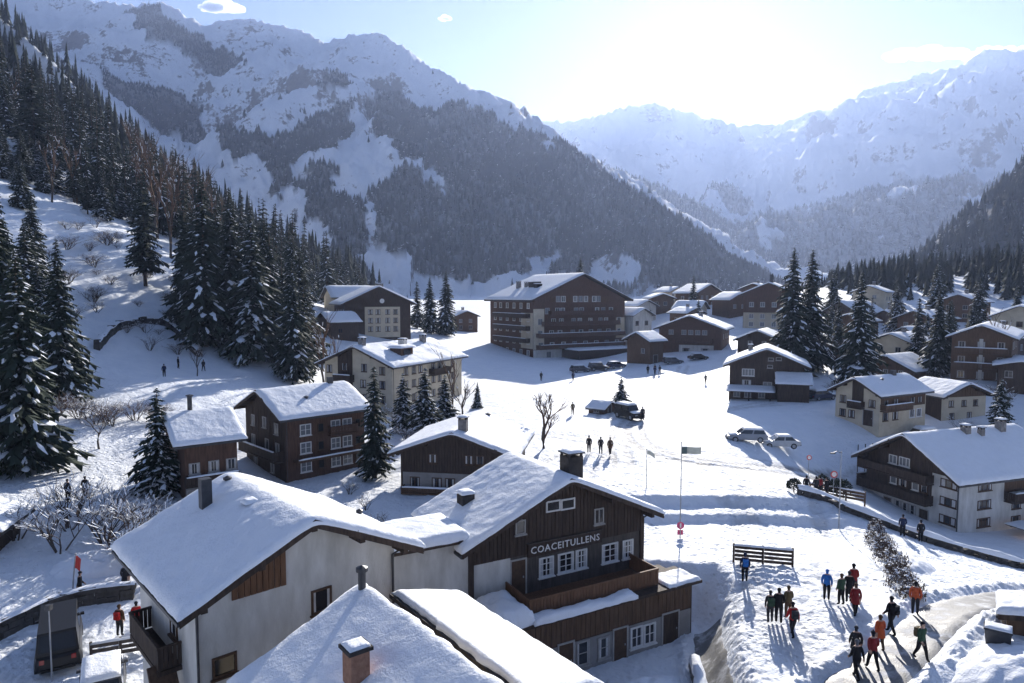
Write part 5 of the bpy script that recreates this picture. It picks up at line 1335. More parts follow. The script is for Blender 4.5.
# ------------------------------------------------------------------ people
noise_mat('skin', (.42, .27, .20), (.52, .34, .26), 8, .6)
for nm, c in dict(black=(.012, .012, .015), charcoal=(.035, .035, .04), navy=(.018, .028, .07), blue=(.03, .16, .50), red=(.42, .025, .025), darkred=(.20, .022, .025), orange=(.52, .10, .035), green=(.035, .075, .045), olive=(.11, .085, .045), grey=(.12, .125, .14), brown=(.085, .05, .03), denim=(.03, .045, .09), white=(.6, .6, .6)).items():
    noise_mat('cloth_' + nm, tuple(v * .75 for v in c), tuple(v * 1.1 for v in c), 7, .85, .008, 18, spec=.15)
def person_mesh(name, legs, arms, coat=False, lean=0.0):
    """legs: (left, right) forward swing of the foot; arms: (left, right) forward swing of the hand; faces -Y"""
    V = []; R = []; E = []
    def v(p, r, prev=None):
        V.append((p[0], p[1] - lean * max(0, p[2] - .95), p[2])); R.append(r if isinstance(r, tuple) else (r, r)); i = len(V) - 1
        if prev is not None: E.append((prev, i))
        return i
    pel = v((0, 0, .96), (.165, .13)); wa = v((0, 0, 1.10), (.165, .125), pel); ch = v((0, 0, 1.30), (.185, .135), wa); nb = v((0, .01, 1.45), (.10, .09), ch)
    nk = v((0, 0, 1.52), .058, nb); h1 = v((0, -.02, 1.59), (.078, .09), nk); h2 = v((0, -.012, 1.67), (.086, .10), h1); h3 = v((0, -.005, 1.735), (.055, .065), h2)
    hands = []
    for s, sw in zip((-1, 1), arms):
        sh = v((s * .185, .0, 1.40), .082, nb); el = v((s * .25, .02 - sw * .28, 1.13), .066, sh)
        wr = v((s * (.24 - .04 * abs(sw)), -.04 - sw * .9, .90 + abs(sw) * .22), .046, el); hd = v((s * (.235 - .05 * abs(sw)), -.055 - sw * 1.08, .835 + abs(sw) * .26), (.036, .05), wr)
        hands.append((V[wr], V[hd], s))
    for s, sw in zip((-1, 1), legs):
        hp = v((s * .095, 0, .88), (.118, .125), pel); back = max(0, -sw)
        kn = v((s * .105, -sw * .45 - .03, .50 + .02 * abs(sw)), (.078, .085), hp); an = v((s * .105, -sw + .02 + back * .12, .10 + back * .16), (.055, .06), kn)
        v((s * .115, -sw - .13 + back * .10, .045 + back * .10), (.045, .04), an)
    me = bpy.data.meshes.new(name); me.from_pydata(V, E, []); me.update()
    o = bpy.data.objects.new(name, me); COL.objects.link(o)
    md = o.modifiers.new('skin', 'SKIN'); md.use_smooth_shade = True
    sk = me.skin_vertices[0].data
    for i, r in enumerate(R): sk[i].radius = r; sk[i].use_root = (i == 0)
    sb = o.modifiers.new('sub', 'SUBSURF'); sb.levels = 1; sb.render_levels = 1
    dg = bpy.context.evaluated_depsgraph_get(); out = bpy.data.meshes.new_from_object(o.evaluated_get(dg)); bpy.data.objects.remove(o)
    bm = bmesh.new(); bm.from_mesh(out)
    # fingers and nose, rooted inside the palm and the face
    ex = MB()
    for w_, h_, s in hands:
        w_ = Vector(w_); h_ = Vector(h_); d = (h_ - w_).normalized(); sd = Vector((0, 1, 0)).cross(d) if abs(d.y) < .9 else Vector((1, 0, 0)); fw = Vector((0, -1, 0)) - d * Vector((0, -1, 0)).dot(d); fw.normalize(); inn = Vector((-s, 0, 0))
        for k, L in enumerate((.070, .080, .074, .058)):
            a = h_ - d * .01 + fw * (.027 - .018 * k); b = a + d * L * .55; c = b + (d * .8 + inn * .6).normalized() * L * .5
            ex.tube([a, b, c], [.0095, .0088, .007], 5)
        a = h_ - d * .035 + fw * .03; b = a + (fw * .8 + d * .6).normalized() * .035; c = b + (d + fw * .1).normalized() * .03
        ex.tube([a, b, c], [.011, .010, .008], 5)
    hp = Vector((0, -.012 - lean * .72, 1.67))
    ex.poly([hp + Vector((0, -.088, .02)), hp + Vector((-.016, -.086, -.03)), hp + Vector((.016, -.086, -.03)), hp + Vector((0, -.122, -.024))], [(0, 1, 3), (0, 3, 2), (1, 2, 3), (0, 2, 1)])
    bvs = [bm.verts.new(q) for q in ex.v]
    for f in ex.f:
        try: bm.faces.new([bvs[i] for i in f])
        except ValueError: pass
    if coat:
        n = 12; rings = []
        for z, rx, ry in ((1.14, .185, .15), (.95, .215, .18), (.70, .245, .215)):
            rings.append([bm.verts.new((math.cos(6.2832 * k / n) * rx, math.sin(6.2832 * k / n) * ry - lean * max(0, z - .95), z)) for k in range(n)])
        for a, b in zip(rings[:-1], rings[1:]):
            for k in range(n): bm.faces.new((a[k], b[k], b[(k + 1) % n], a[(k + 1) % n]))
    for f in bm.faces:
        c = f.calc_center_median(); f.smooth = True
        hand = any((c - Vector(h[1])).length < .12 for h in hands)
        f.material_index = 3 if c.z > 1.52 else 0
        if c.z > 1.53 and c.y < -.03 - lean * .6 and c.z < 1.70: f.material_index = 2
        elif c.z > 1.53: f.material_index = 3
        elif hand: f.material_index = 2
        elif c.z < .13: f.material_index = 4
        elif c.z < .93 and not (coat and c.z > .69 and math.hypot(c.x, c.y) > .16 and abs(c.x) < .24) and abs(c.x) < .21: f.material_index = 1
        elif 1.475 < c.z <= 1.53: f.material_index = 2
    out.materials.clear()
    for i in range(5): out.materials.append(MATS['cloth_black'])
    bm.to_mesh(out); bm.free(); out.name = name
    return out
POSES = [person_mesh('pose_stand', (.03, -.03), (.03, .0)), person_mesh('pose_walk_a', (.28, -.26), (-.18, .2), lean=.05), person_mesh('pose_walk_b', (-.24, .26), (.2, -.16), lean=.05),
         person_mesh('pose_coat', (.16, -.18), (-.1, .12), coat=True), person_mesh('pose_stand_b', (-.06, .05), (.22, .06)), person_mesh('pose_coat_b', (-.12, .14), (.14, -.08), coat=True)]
def hat_mesh(name, kind):
    bm = bmesh.new(); bmesh.ops.create_uvsphere(bm, u_segments=12, v_segments=8, radius=1.0)
    bmesh.ops.delete(bm, geom=[x for x in bm.verts if x.co.z < (-.35 if kind == 'hair' else -.12)], context='VERTS')
    for q in bm.verts:
        q.co.x *= .098; q.co.y = q.co.y * .112 + (.012 if kind == 'hair' else 0); q.co.z *= .105
        if kind == 'hair' and q.co.y < -.06 and q.co.z < .02: q.co.y = -.06
    if kind == 'bobble':
        bmesh.ops.create_icosphere(bm, subdivisions=1, radius=.035, matrix=Matrix.Translation((0, 0, .125)))
    for f in bm.faces: f.smooth = True
    me = bpy.data.meshes.new(name); bm.to_mesh(me); bm.free(); me.materials.append(MATS['cloth_black']); return me
HATS = {k: hat_mesh(k, k) for k in ('hair', 'beanie', 'bobble')}
pk = MB(); pk.box(-.15, .12, 1.02, .15, .27, 1.42); pk.box(-.11, .27, 1.06, .11, .32, 1.24); PACK = pk.mesh('backpack', 'cloth_charcoal')
def person(pose, x, y, face, jacket, trousers, label, hat='beanie', hatc='black', h=1.76, group=None, pack=None, z=None):
    """face: compass of the nose in degrees, 0 = towards the camera, 90 = to the right"""
    o = link('person', POSES[pose], None, (x, y, (gz(x, y) if z is None else z) - .015), math.radians(face))
    o.scale = (h / 1.76,) * 3
    for i, mn in enumerate(('cloth_' + jacket, 'cloth_' + trousers, 'skin', 'cloth_' + hatc, 'cloth_black')):
        o.material_slots[i].link = 'OBJECT'; o.material_slots[i].material = MATS[mn]
    tag(o, label, 'person', group)
    lean = .05 if pose in (1, 2) else 0
    hh = link('hair' if hat == 'hair' else 'hat', HATS[hat], o, (0, -.008 - lean * .75, 1.675)); hh.material_slots[0].link = 'OBJECT'; hh.material_slots[0].material = MATS['cloth_' + hatc]
    if pack:
        p = link('backpack', PACK, o); p.material_slots[0].link = 'OBJECT'; p.material_slots[0].material = MATS['cloth_' + pack]
    return o
person(0, 13.5, 38.6, 170, 'navy', 'black', 'person in blue jacket standing alone beside the wooden snow barrier', 'beanie', 'navy', pack='blue')
person(4, 13.6, 33.8, 165, 'black', 'black', 'tall person in black at the middle of the group of four', 'hair', 'black', 1.85)
person(0, 13.2, 33.9, 175, 'charcoal', 'charcoal', 'person in dark grey at the left of the group of four', 'beanie', 'charcoal', 1.7, pack='green')
person(4, 14.25, 34.2, 190, 'olive', 'brown', 'person in olive-brown jacket at the right of the group of four', 'beanie', 'olive', 1.75)
person(1, 13.7, 32.3, 185, 'red', 'black', 'person in red jacket walking in front of the group of four', 'beanie', 'black', 1.75, pack='charcoal')
person(0, 17.0, 35.9, 150, 'blue', 'black', 'person in bright blue jacket at the left of the upper group', 'beanie', 'blue', 1.72)
person(4, 17.45, 35.2, 200, 'green', 'black', 'person in dark green jacket next to the bright blue jacket', 'hair', 'brown', 1.72)
person(0, 18.0, 35.5, 170, 'black', 'black', 'person in black in the middle of the upper group', 'beanie', 'charcoal', 1.72)
person(2, 18.6, 36.2, 180, 'darkred', 'charcoal', 'person in dark red with black hair at the back of the upper group', 'hair', 'black', 1.86)
person(3, 17.5, 33.8, 180, 'darkred', 'black', 'person in dark red jacket nearest in the upper group', 'hair', 'brown', 1.72)
person(1, 18.05, 31.5, 200, 'black', 'black', 'person in black coat striding along the street edge alone', 'hair', 'black', 1.86, pack='black')
person(5, 16.8, 30.2, 190, 'orange', 'brown', 'person in orange-red coat walking on the street edge', 'hair', 'brown', 1.7)
person(3, 15.35, 29.5, 170, 'charcoal', 'charcoal', 'person in dark grey coat left of the dark red jacket in the lower group', 'beanie', 'charcoal', 1.68)
person(2, 15.7, 28.7, 185, 'darkred', 'black', 'person in dark red jacket and black cap in the lower group', 'bobble', 'black', 1.75)
person(1, 14.75, 28.2, 190, 'black', 'black', 'person in black, the nearest one at the bottom edge', 'beanie', 'grey', 1.75)
person(2, 17.9, 28.9, 20, 'green', 'black', 'person in dark green jacket walking alone on the grey street', 'hair', 'black', 1.74, pack='olive')
person(0, 20.3, 33.4, 150, 'orange', 'charcoal', 'person in rust jacket standing at the end of the bushes', 'beanie', 'black', 1.72)
for i, (x, y, c, lab) in enumerate([(7.9, 69.2, 'black', 'left one of the dark group of three on the bright square'), (9.0, 68.4, 'charcoal', 'middle one of the dark group of three on the bright square'), (9.9, 68.0, 'brown', 'right one of the dark group of three on the bright square')]):
    person((0, 4, 3)[i], x, y, 170 + 10 * i, c, 'black', 'person in dark clothes, ' + lab, 'hair', 'black', 1.8)
for i, (x, y) in enumerate([(27.0, 135.0), (28.1, 133.6), (29.2, 134.2), (28.6, 136.0)]):
    person(i, x, y, 160 + 15 * i, ('black', 'navy', 'charcoal', 'brown')[i], 'black', 'small dark figure in the group far out on the square before the hotel', group='group far out on the square', h=1.8)
person(0, 16.4, 84.9, 180, 'charcoal', 'black', 'person in dark clothes standing beside the parked off-roader', 'hair', 'black', 1.8)
person(4, 5.4, 125.6, 160, 'black', 'black', 'dark figure in the blue shade of the hotel, the left one of two')
person(0, 11.4, 126.7, 200, 'navy', 'black', 'dark figure in the blue shade of the hotel, the right one of two')
person(1, 34.8, 122.0, 190, 'charcoal', 'black', 'figure walking near the left corner of the black-timber chalet')
person(0, 31.8, 52.0, 170, 'black', 'black', 'person in black standing below the guest house wall, right of two'); person(4, 30.5, 52.2, 160, 'navy', 'black', 'person in dark blue below the guest house wall, left of two')
for i, (x, y, c) in enumerate([(25.6, 58.4, 'black'), (26.8, 59.2, 'charcoal'), (27.6, 60.2, 'darkred'), (28.4, 60.6, 'black')]):
    person((0, 4, 0, 3)[i], x, y, 150 + 20 * i, c, 'black', 'person in %s at the far end of the guest house wall, %s' % (c.replace('darkred', 'dark red'), ('first', 'second', 'third', 'fourth')[i] + ' from left'), h=1.75)
person(0, -34.9, 52.7, 170, 'charcoal', 'black', 'person in dark grey on the snow above the thicket, left of two'); person(4, -34.2, 53.8, 190, 'black', 'black', 'person in black on the snow above the thicket, right of two')
person(0, -21.1, 35.6, 175, 'brown', 'charcoal', 'person in brown jacket in the yard beside the white house', 'beanie', 'brown', 1.75, pack='red'); person(4, -20.4, 36.0, 200, 'red', 'black', 'person with red jacket in the yard close to the white house', 'beanie', 'black', 1.72)
person(1, -25.3, 38.9, 120, 'black', 'black', 'person in black walking behind the curved yard wall'); person(3, -23.4, 40.3, 200, 'charcoal', 'black', 'person in dark grey half hidden among shrubs behind the yard wall')
for i, (x, y, c, l) in enumerate([(-48.9, 99.6, 'black', 'person in black on the piste below the spruce clump, middle of three'), (-46.0, 101.3, 'charcoal', 'person in grey on the piste below the spruce clump, right of three'), (-46.6, 91.0, 'navy', 'person in dark blue lowest on the piste below the spruce clump')]):
    person((0, 1, 4)[i], x, y, 140 + 40 * i, c, 'black', l)
person(4, 8.1, 90.2, 180, 'olive', 'brown', 'person in olive standing left of the tiny hut')
person(0, -.2, 75.5, 180, 'black', 'black', 'person in black beyond the roof of the chalet behind the inn', h=1.85); person(4, -1.6, 76.2, 190, 'darkred', 'black', 'shorter person in dark red beyond the roof behind the inn', h=1.6)

# ------------------------------------------------------------------ vehicles
def paint(name, c):
    m, nt, b = new_mat(name); tc = N(nt, 'ShaderNodeTexCoord'); n = N(nt, 'ShaderNodeTexNoise', i_Scale=2.5, i_Detail=5); nt.links.new(tc.outputs['Object'], n.inputs['Vector'])
    r = ramp(nt, n.outputs['Fac'], [(.3, tuple(v * .85 for v in c)), (.7, c)]); nt.links.new(r.outputs[0], b.inputs['Base Color'])
    b.inputs['Roughness'].default_value = .4; b.inputs['Specular IOR Level'].default_value = .35
for k, c in dict(silver=(.32, .33, .35), white=(.55, .55, .55), black=(.01, .01, .012), darkgrey=(.07, .07, .075), darkblue=(.03, .04, .08), darkgreen=(.03, .045, .035)).items(): paint('paint_' + k, c)
noise_mat('rubber', (.012, .012, .012), (.03, .03, .03), 6, .8); glass_mat('lamp_glass', (.5, .5, .48), .15); glass_mat('lamp_red', (.25, .01, .01), .2)
def car(x, y, rz, color, label, kind='estate', snow=.10, bonnet=True):
    z = gz(x, y); root = tag(empty('van' if kind == 'van' else 'car', (x, y, z), math.radians(rz)), label, 'van' if kind == 'van' else 'car')
    # x: along the car, front at +x
    P = dict(estate=(4.4, .88, .92, 1.46, (-2.05, -1.75, .35, 1.05)), suv=(4.3, .92, 1.05, 1.80, (-2.0, -1.85, .55, 1.0)), van=(5.0, .98, 1.1, 2.2, (-2.4, -2.35, 1.35, 1.9)), saloon=(4.4, .86, .90, 1.40, (-1.75, -1.15, .30, 1.05)))[kind]
    L, w, belt, top, (xr0, xr1, xf1, xf0) = P; h = L / 2
    st = [(-h, .80, .50, belt - .18), (-h + .08, .94, .34, belt - .06), (-h + .5, 1.0, .28, belt), (-.4, 1.0, .26, belt), (xf0 - .1, 1.0, .27, belt), (xf0 + .1, 1.0, .28, belt - .02), (h - .5, .98, .30, belt - .12), (h - .12, .92, .34, belt - .22), (h, .76, .46, belt - .34)]
    m = MB(); n = 8
    for X, s, zb, zt in st:
        ww = w * s; zm = (zb + zt) / 2
        m.v += [(X, -ww * .86, zb), (X, -ww, zb + .10), (X, -ww, zm + .05), (X, -ww * .93, zt), (X, ww * .93, zt), (X, ww, zm + .05), (X, ww, zb + .10), (X, ww * .86, zb)]
    for i in range(len(st) - 1):
        for k in range(n): a = i * n + k; b = i * n + (k + 1) % n; m.f.append((a, b, b + n, a + n))
    m.f.append(tuple(range(n))); m.f.append(tuple(range((len(st) - 1) * n, len(st) * n))[::-1])
    body = m.build('body', 'paint_' + color, root, smooth_=False)
    wt = w * .80; b0 = w * .91; zt = top; zb = belt - .03
    cab = [(xr0, -b0, zb), (xf0, -b0, zb), (xf0, b0, zb), (xr0, b0, zb), (xr1, -wt, zt), (xf1, -wt, zt), (xf1, wt, zt), (xr1, wt, zt)]
    m = MB(); m.hexa(cab); m.build('cabin', 'paint_' + color, root)
    def lerp(a, b, t): return tuple(a[i] + (b[i] - a[i]) * t for i in range(3))
    def pane(q, nm, out):
        a, b, c, d = q; m = MB(); o = Vector(out) * .012
        pts = []
        for (u, v_) in ((.06, .16), (.94, .16), (.94, .88), (.06, .88)): pts.append(Vector(lerp(lerp(a, b, u), lerp(d, c, u), v_)))
        m.poly([p - o * .3 for p in pts] + [p + o for p in pts], [(4, 5, 6, 7), (0, 1, 5, 4), (1, 2, 6, 5), (2, 3, 7, 6), (3, 0, 4, 7)]); m.build(nm, 'glass', root)
    pane((cab[1], cab[2], cab[6], cab[5]), 'windscreen', (1, 0, .5)); pane((cab[3], cab[0], cab[4], cab[7]), 'rear_window', (-1, 0, .3))
    for sg, (i0, i1, j1, j0) in ((-1, (0, 1, 5, 4)), (1, (3, 2, 6, 7))):
        for u0, u1 in ((.0, .5), (.5, 1.0)):
            if kind == 'van' and u0 == 0: continue
            pane((lerp(cab[i0], cab[i1], u0), lerp(cab[i0], cab[i1], u1), lerp(cab[j0], cab[j1], u1), lerp(cab[j0], cab[j1], u0)), 'side_window', (0, sg, .2))
    wr = .33 if kind != 'suv' else .38
    for X in (-h + .85, h - .85):
        for sg in (-1, 1):
            m = MB(); m.tube([(X, sg * (w - .20), wr), (X, sg * (w + .015), wr)], wr, 16); o = m.build('wheel', 'rubber', root)
            m = MB(); m.tube([(X, sg * (w + .016), wr), (X, sg * (w + .03), wr)], wr * .62, 12); m.build('rim', 'metal_grey', o)
    for sg in (-1, 1):
        m = MB(); m.box(h - .16, sg * w * .62 - .16, belt - .42, h - .005, sg * w * .62 + .16, belt - .27); m.build('headlight', 'lamp_glass', root)
        m = MB(); m.box(-h - .01, sg * w * .66 - .10, belt - .36, -h + .10, sg * w * .66 + .10, belt - .14); m.build('tail_light', 'lamp_red', root)
        m = MB(); m.box(xf0 - .25, sg * (w + .02) - .09, belt + .02, xf0 - .10, sg * (w + .02) + .09, belt + .14); m.build('wing_mirror', 'paint_' + color, root)
    m = MB(); m.box(h - .1, -w * .7, .30, h + .05, w * .7, .45); m.box(-h - .05, -w * .7, .34, -h + .1, w * .7, .48)
    for X, nm in ((h - .1, 'bumper'), (-h - .05, 'bumper')):
        m = MB(); m.box(X, -w * .72, .33, X + .15, w * .72, .47); m.build(nm, 'rubber', root)
    if snow:
        v, f = snow_sheet(xf1 - xr1 - .02, 2 * wt, lambda a, b: a * 0 + zt, snow, 13, 9, int(abs(x * 7)), x0=xr1 + .01, y0=-wt, wob=.06, over=.02); link('roof_snow', np_mesh('roof_snow', v, f, 'snow'), root)
        if bonnet:
            v, f = snow_sheet(h - .3 - xf0, 1.7 * w, lambda a, b: belt - .02 - .10 * np.clip((a - xf0) / (h - xf0), 0, 1), snow * .7, 9, 9, int(abs(y * 7)), x0=xf0 + .05, y0=-.85 * w, wob=.08, over=0); link('bonnet_snow', np_mesh('bonnet_snow', v, f, 'snow'), root)
    return root
car(26.6, 76.6, 172, 'silver', 'silver estate car with snowy roof, left of the two parked on the square', 'estate', .12)
car(30.6, 77.2, 176, 'white', 'white saloon car with snowy roof, right of the two parked on the square', 'saloon', .12)
car(51.6, 85.5, 190, 'white', 'car buried in snow beside the cream two-storey house', 'estate', .28)
car(15.0, 86.6, -60, 'black', 'black off-roader with snowy roof beside the tiny hut', 'suv', .18)
car(14.2, 141, 20, 'darkgrey', 'dark grey car at the left of those below the hotel terrace', 'estate', .06)
car(18.2, 143, 10, 'black', 'black car in the middle of those below the hotel terrace', 'suv', .08)
car(22.4, 146, 30, 'darkblue', 'dark blue car at the right of those below the hotel terrace', 'estate', .06)
car(34.5, 146, 5, 'darkgrey', 'dark grey car before the wide chalet right of the hotel', 'estate', .08)
car(40.5, 148, 12, 'black', 'black car right of the grey one before the wide chalet', 'saloon', .1)
car(46.4, 101.5, 20, 'darkblue', 'snowed-in dark car right of the black-timber chalet', 'estate', .25)
car(-23.2, 33.9, 122, 'black', 'black van parked in the yard beside the white house', 'van', 0)
car(-18.6, 29.9, 120, 'darkgrey', 'dark car with snowy bonnet at the bottom of the yard', 'suv', .16)

# ------------------------------------------------------------------ walls, fences, poles and small things
noise_mat('stone_dark', (.035, .032, .03), (.10, .092, .085), 1.5, .9, .08, 4)
def stone_wall(pl, hgt, t, label, seed=1, snow=.18, course=.34, name='stone_wall', mat='stone', drop=.5, top=.05):
    """dry stone wall: every stone a piece of its own, snow on top"""
    rg = random.Random(seed); P = np.array(catmull(pl, 10)); seg = np.linalg.norm(np.diff(P, axis=0), axis=1); S = np.r_[0, np.cumsum(seg)]; T = S[-1]
    def at(s):
        return float(np.interp(s, S, P[:, 0])), float(np.interp(s, S, P[:, 1]))
    x0, y0 = at(0); root = tag(empty(name, (x0, y0, gz(x0, y0))), label, 'wall')
    Z = [gz(*at(s)) for s in np.linspace(0, T, 40)]; zs = np.linspace(0, T, 40); o = root.location
    n = 0; rows = max(1, int(round(hgt / course)))
    for r in range(rows):
        s = -rg.uniform(0, .3)
        while s < T:
            L = rg.uniform(.45, .95) * (course / .34); a = max(0, s); b = min(T, s + L - .03); s += L
            if b - a < .15: continue
            (ax, ay), (bx, by) = at(a), at(b); d = Vector((bx - ax, by - ay, 0)); dl = d.length
            if dl < .05: continue
            d /= dl; nn = Vector((d.y, -d.x, 0)); za = float(np.interp((a + b) / 2, zs, Z)); lo = za + (-drop if r == 0 else r * course); hi = za + (r + 1) * course - .025 + (rg.uniform(-top * 2, top) if r == rows - 1 else 0)
            q = t / 2 + rg.uniform(-.03, .05); m = MB(); A = Vector((ax, ay, 0)); B = Vector((bx, by, 0)); j = lambda: Vector((rg.uniform(-.02, .02), rg.uniform(-.02, .02), rg.uniform(-.02, .02)))
            pts = []
            for zz, k in ((lo, 1.0), (hi, .92)):
                for c, sg in ((A, 1), (B, 1), (B, -1), (A, -1)): pts.append(c + nn * (q * k * sg) + Vector((0, 0, zz)) + j() - o)
            m.hexa(pts); m.build('stone', mat, root); n += 1
    if snow:
        k = max(8, int(T / .4)); V = []; F = []
        for i in range(k + 1):
            s = T * i / k; x, y = at(s); x2, y2 = at(min(T, s + .1)); x1, y1 = at(max(0, s - .1)); d = Vector((x2 - x1, y2 - y1, 0)).normalized(); nn = Vector((d.y, -d.x, 0)); z = float(np.interp(s, zs, Z)) + rows * course - .03
            e = snow * (.5 + .7 * max(0, math.sin(s * 1.3 + seed) * .5 + .5) + rg.uniform(-.1, .1)); ww = t / 2 + .05 + rg.uniform(-.03, .06)
            for u, hh in ((-1, -.04), (-.75, .7), (0, 1), (.75, .7), (1, -.04)): V.append(Vector((x, y, z + e * hh)) + nn * (ww * u) - o)
        for i in range(k):
            for j_ in range(4): a = i * 5 + j_; F.append((a, a + 1, a + 6, a + 5))
        link('snow', np_mesh('wall_snow', V, F, 'snow'), root)
    return root
stone_wall([(-59.3, 97.2), (-62.0, 105.2), (-62.5, 113.1), (-60.1, 117.6), (-56.1, 115.1), (-52.1, 110.2), (-49.4, 107.7)], 1.1, .8, 'dark curved stone wall arching across the snowy knoll', 3, .30, .55, mat='stone_dark', top=.3)
stone_wall([(-27.6, 33.0), (-26.9, 35.4), (-25.9, 37.5), (-24.4, 38.8), (-22.4, 39.6)], .95, .45, 'curved dark yard wall left of the white house', 5, .12, .32, mat='stone_dark', top=.08)
stone_wall([(24.6, 57.8), (27.7, 57.2), (29.9, 54.6), (32.2, 52.8), (35.4, 52.4), (40.5, 51.6), (46, 52)], .6, .5, 'long low retaining wall running below the guest house', 7, .34, .3, mat='stone_dark', top=.1)
stone_wall([(8.2, 29.6), (9.0, 31.4), (9.3, 33.6)], .8, .5, 'short snow-capped stone wall at the corner of the inn yard', 9, .3, .4)

def plank_fence(x, y, rz, panels, pw, rows, hgt, label, name='fence', mat='timber_dark', snow=True, post_over=.12):
    z = gz(x, y); root = tag(empty(name, (x, y, z), math.radians(rz)), label, 'fence'); W = panels * pw
    for i in range(panels + 1):
        X = -W / 2 + i * pw; zz = gz(x + X * math.cos(math.radians(rz)), y + X * math.sin(math.radians(rz))) - z
        m = MB(); m.box(X - .06, -.06, zz - .3, X + .06, .06, hgt + post_over); m.build('post', mat, root)
    sl = MB(); sl.box(-pw / 2 + .065, -.09, 0, pw / 2 - .065, -.062, hgt / rows * .72); sm = sl.mesh('slat', mat)
    for i in range(panels):
        for r in range(rows):
            o = link('slat', sm, root, (-W / 2 + (i + .5) * pw, 0, .08 + r * hgt / rows)); o.rotation_euler = (0, RNG.uniform(-.012, .012), 0)
    if snow:
        v, f = snow_sheet(W, .12, lambda a, b: a * 0 + hgt + .03, .07, 20, 3, 61, x0=-W / 2, y0=-.11, over=.01, wob=.02); link('snow', np_mesh('snow', v, f, 'snow'), root)
    return root
plank_fence(15.5, 41.2, -14, 2, 1.72, 4, 1.0, 'dark two-panel wooden barrier standing on the snow of the square', 'snow_barrier')
plank_fence(-19.4, 34.0, 22, 3, 1.3, 3, .8, 'pale plank fence at the foot of the white house', 'fence', 'timber_grey')
plank_fence(30.2, 62.4, -42, 3, 1.6, 3, .9, 'wooden fence beside the far end of the guest house wall', 'fence', 'timber_mid')
plank_fence(52.0, 84.0, -8, 4, 2.0, 3, .9, 'garden fence before the pale house with brown gable top', 'fence', 'timber_mid')

noise_mat('flag_pale', (.42, .42, .36), (.6, .6, .5), 3, .8); noise_mat('flag_green', (.06, .09, .09), (.12, .16, .15), 3, .8); noise_mat('flag_red', (.40, .04, .035), (.55, .07, .06), 3, .8); noise_mat('sign_pink', (.45, .06, .14), (.6, .10, .2), 3, .5)
def flag_mesh(w, h, mat, droop=.1):
    V = []; F = []; nx, ny = 9, 4
    for s in (0, .012):
        for j in range(ny):
            for i in range(nx):
                u = i / (nx - 1); V.append((u * w, math.sin(u * 7) * .05 * w + s, -h * j / (ny - 1) - droop * u * u * w))
    for j in range(ny - 1):
        for i in range(nx - 1):
            a = j * nx + i; F.append((a, a + 1, a + nx + 1, a + nx)); b = a + nx * ny; F.append((b, b + nx, b + nx + 1, b + 1))
    return np_mesh('flag', V, F, mat)
def pole(x, y, h, label, r=.045, name='flagpole', cat='pole'):
    root = tag(empty(name, (x, y, gz(x, y))), label, cat); m = MB(); m.tube([(0, 0, -.2), (0, 0, h * .5), (0, 0, h)], [r, r * .85, r * .6], 8); m.build('pole', 'metal_grey', root)
    bm = bmesh.new(); bmesh.ops.create_uvsphere(bm, u_segments=8, v_segments=6, radius=r * 1.3); me = bpy.data.meshes.new('finial'); bm.to_mesh(me); bm.free(); me.materials.append(MATS['metal_grey']); link('finial', me, root, (0, 0, h))
    return root
p = pole(12.0, 47.7, 6.9, 'tall pole on the square with long pale flag and round pink sign')
f = link('flag', flag_mesh(1.35, .5, 'flag_pale', .02), p, (.05, 0, 6.6)); m = MB(); m.box(.03, -.03, 6.1, .38, .03, 6.62); m.build('flag_band', 'flag_green', p)
m = MB(); m.tube([(0, -.055, .95), (0, -.085, .95)], .27, 18); o = m.build('round_sign', 'sign_pink', p); m = MB(); m.box(-.05, -.1, .8, .05, -.087, 1.12); m.build('symbol', 'frame_white', o)
m = MB(); m.box(-.20, -.02, .25, .20, .02, .62); m.build('sign_plate', 'sign_pink', p)
p = pole(11.4, 57.0, 3.3, 'short flagpole with a small drooping pale flag before the snow bank', .035); link('flag', flag_mesh(.65, .35, 'flag_pale', .55), p, (.04, 0, 3.2))
p = pole(26.0, 53.2, 6.2, 'thin dark lamp pole standing alone left of the guest house', .05, 'lamp_post', 'lamp'); m = MB(); m.tube([(0, 0, 6.1), (-.35, 0, 6.25), (-.6, 0, 6.15)], .03, 6); m.build('arm', 'metal_dark', p); m = MB(); m.box(-.85, -.08, 6.05, -.5, .08, 6.14); m.build('lamp_head', 'metal_dark', p)
def round_sign(x, y, h, r, label):
    root = tag(empty('road_sign', (x, y, gz(x, y))), label, 'sign'); m = MB(); m.tube([(0, 0, -.2), (0, 0, h)], .03, 6); m.build('pole', 'metal_grey', root)
    m = MB(); m.tube([(0, -.035, h - r), (0, -.06, h - r)], r, 16); o = m.build('sign_plate', 'flag_red', root); m = MB(); m.tube([(0, -.061, h - r), (0, -.07, h - r)], r * .68, 16); m.build('sign_centre', 'frame_white', o)
round_sign(29.2, 61.0, 2.5, .32, 'round red road sign beside the people at the guest house wall'); round_sign(27.6, 62.6, 3.1, .24, 'smaller round red sign left of the guest house balconies')
p = pole(-26.2, 39.6, 2.5, 'leaning pole with hanging red flag behind the yard wall', .05, 'flagpole'); p.rotation_euler = (math.radians(4), math.radians(9), 0); link('flag', flag_mesh(.3, .8, 'flag_red', .6), p, (.04, 0, 2.4))
p = pole(-22.0, 31.5, 3.6, 'thin pole standing beside the black van in the yard', .04, 'lamp_post', 'pole'); m = MB(); m.box(-.12, -.12, 3.5, .12, .12, 3.75); m.build('lamp_head', 'metal_dark', p)
for i, (x, y, lab) in enumerate([(20.4, 72.4, 'left'), (24.6, 58.9, 'right')]):
    pass
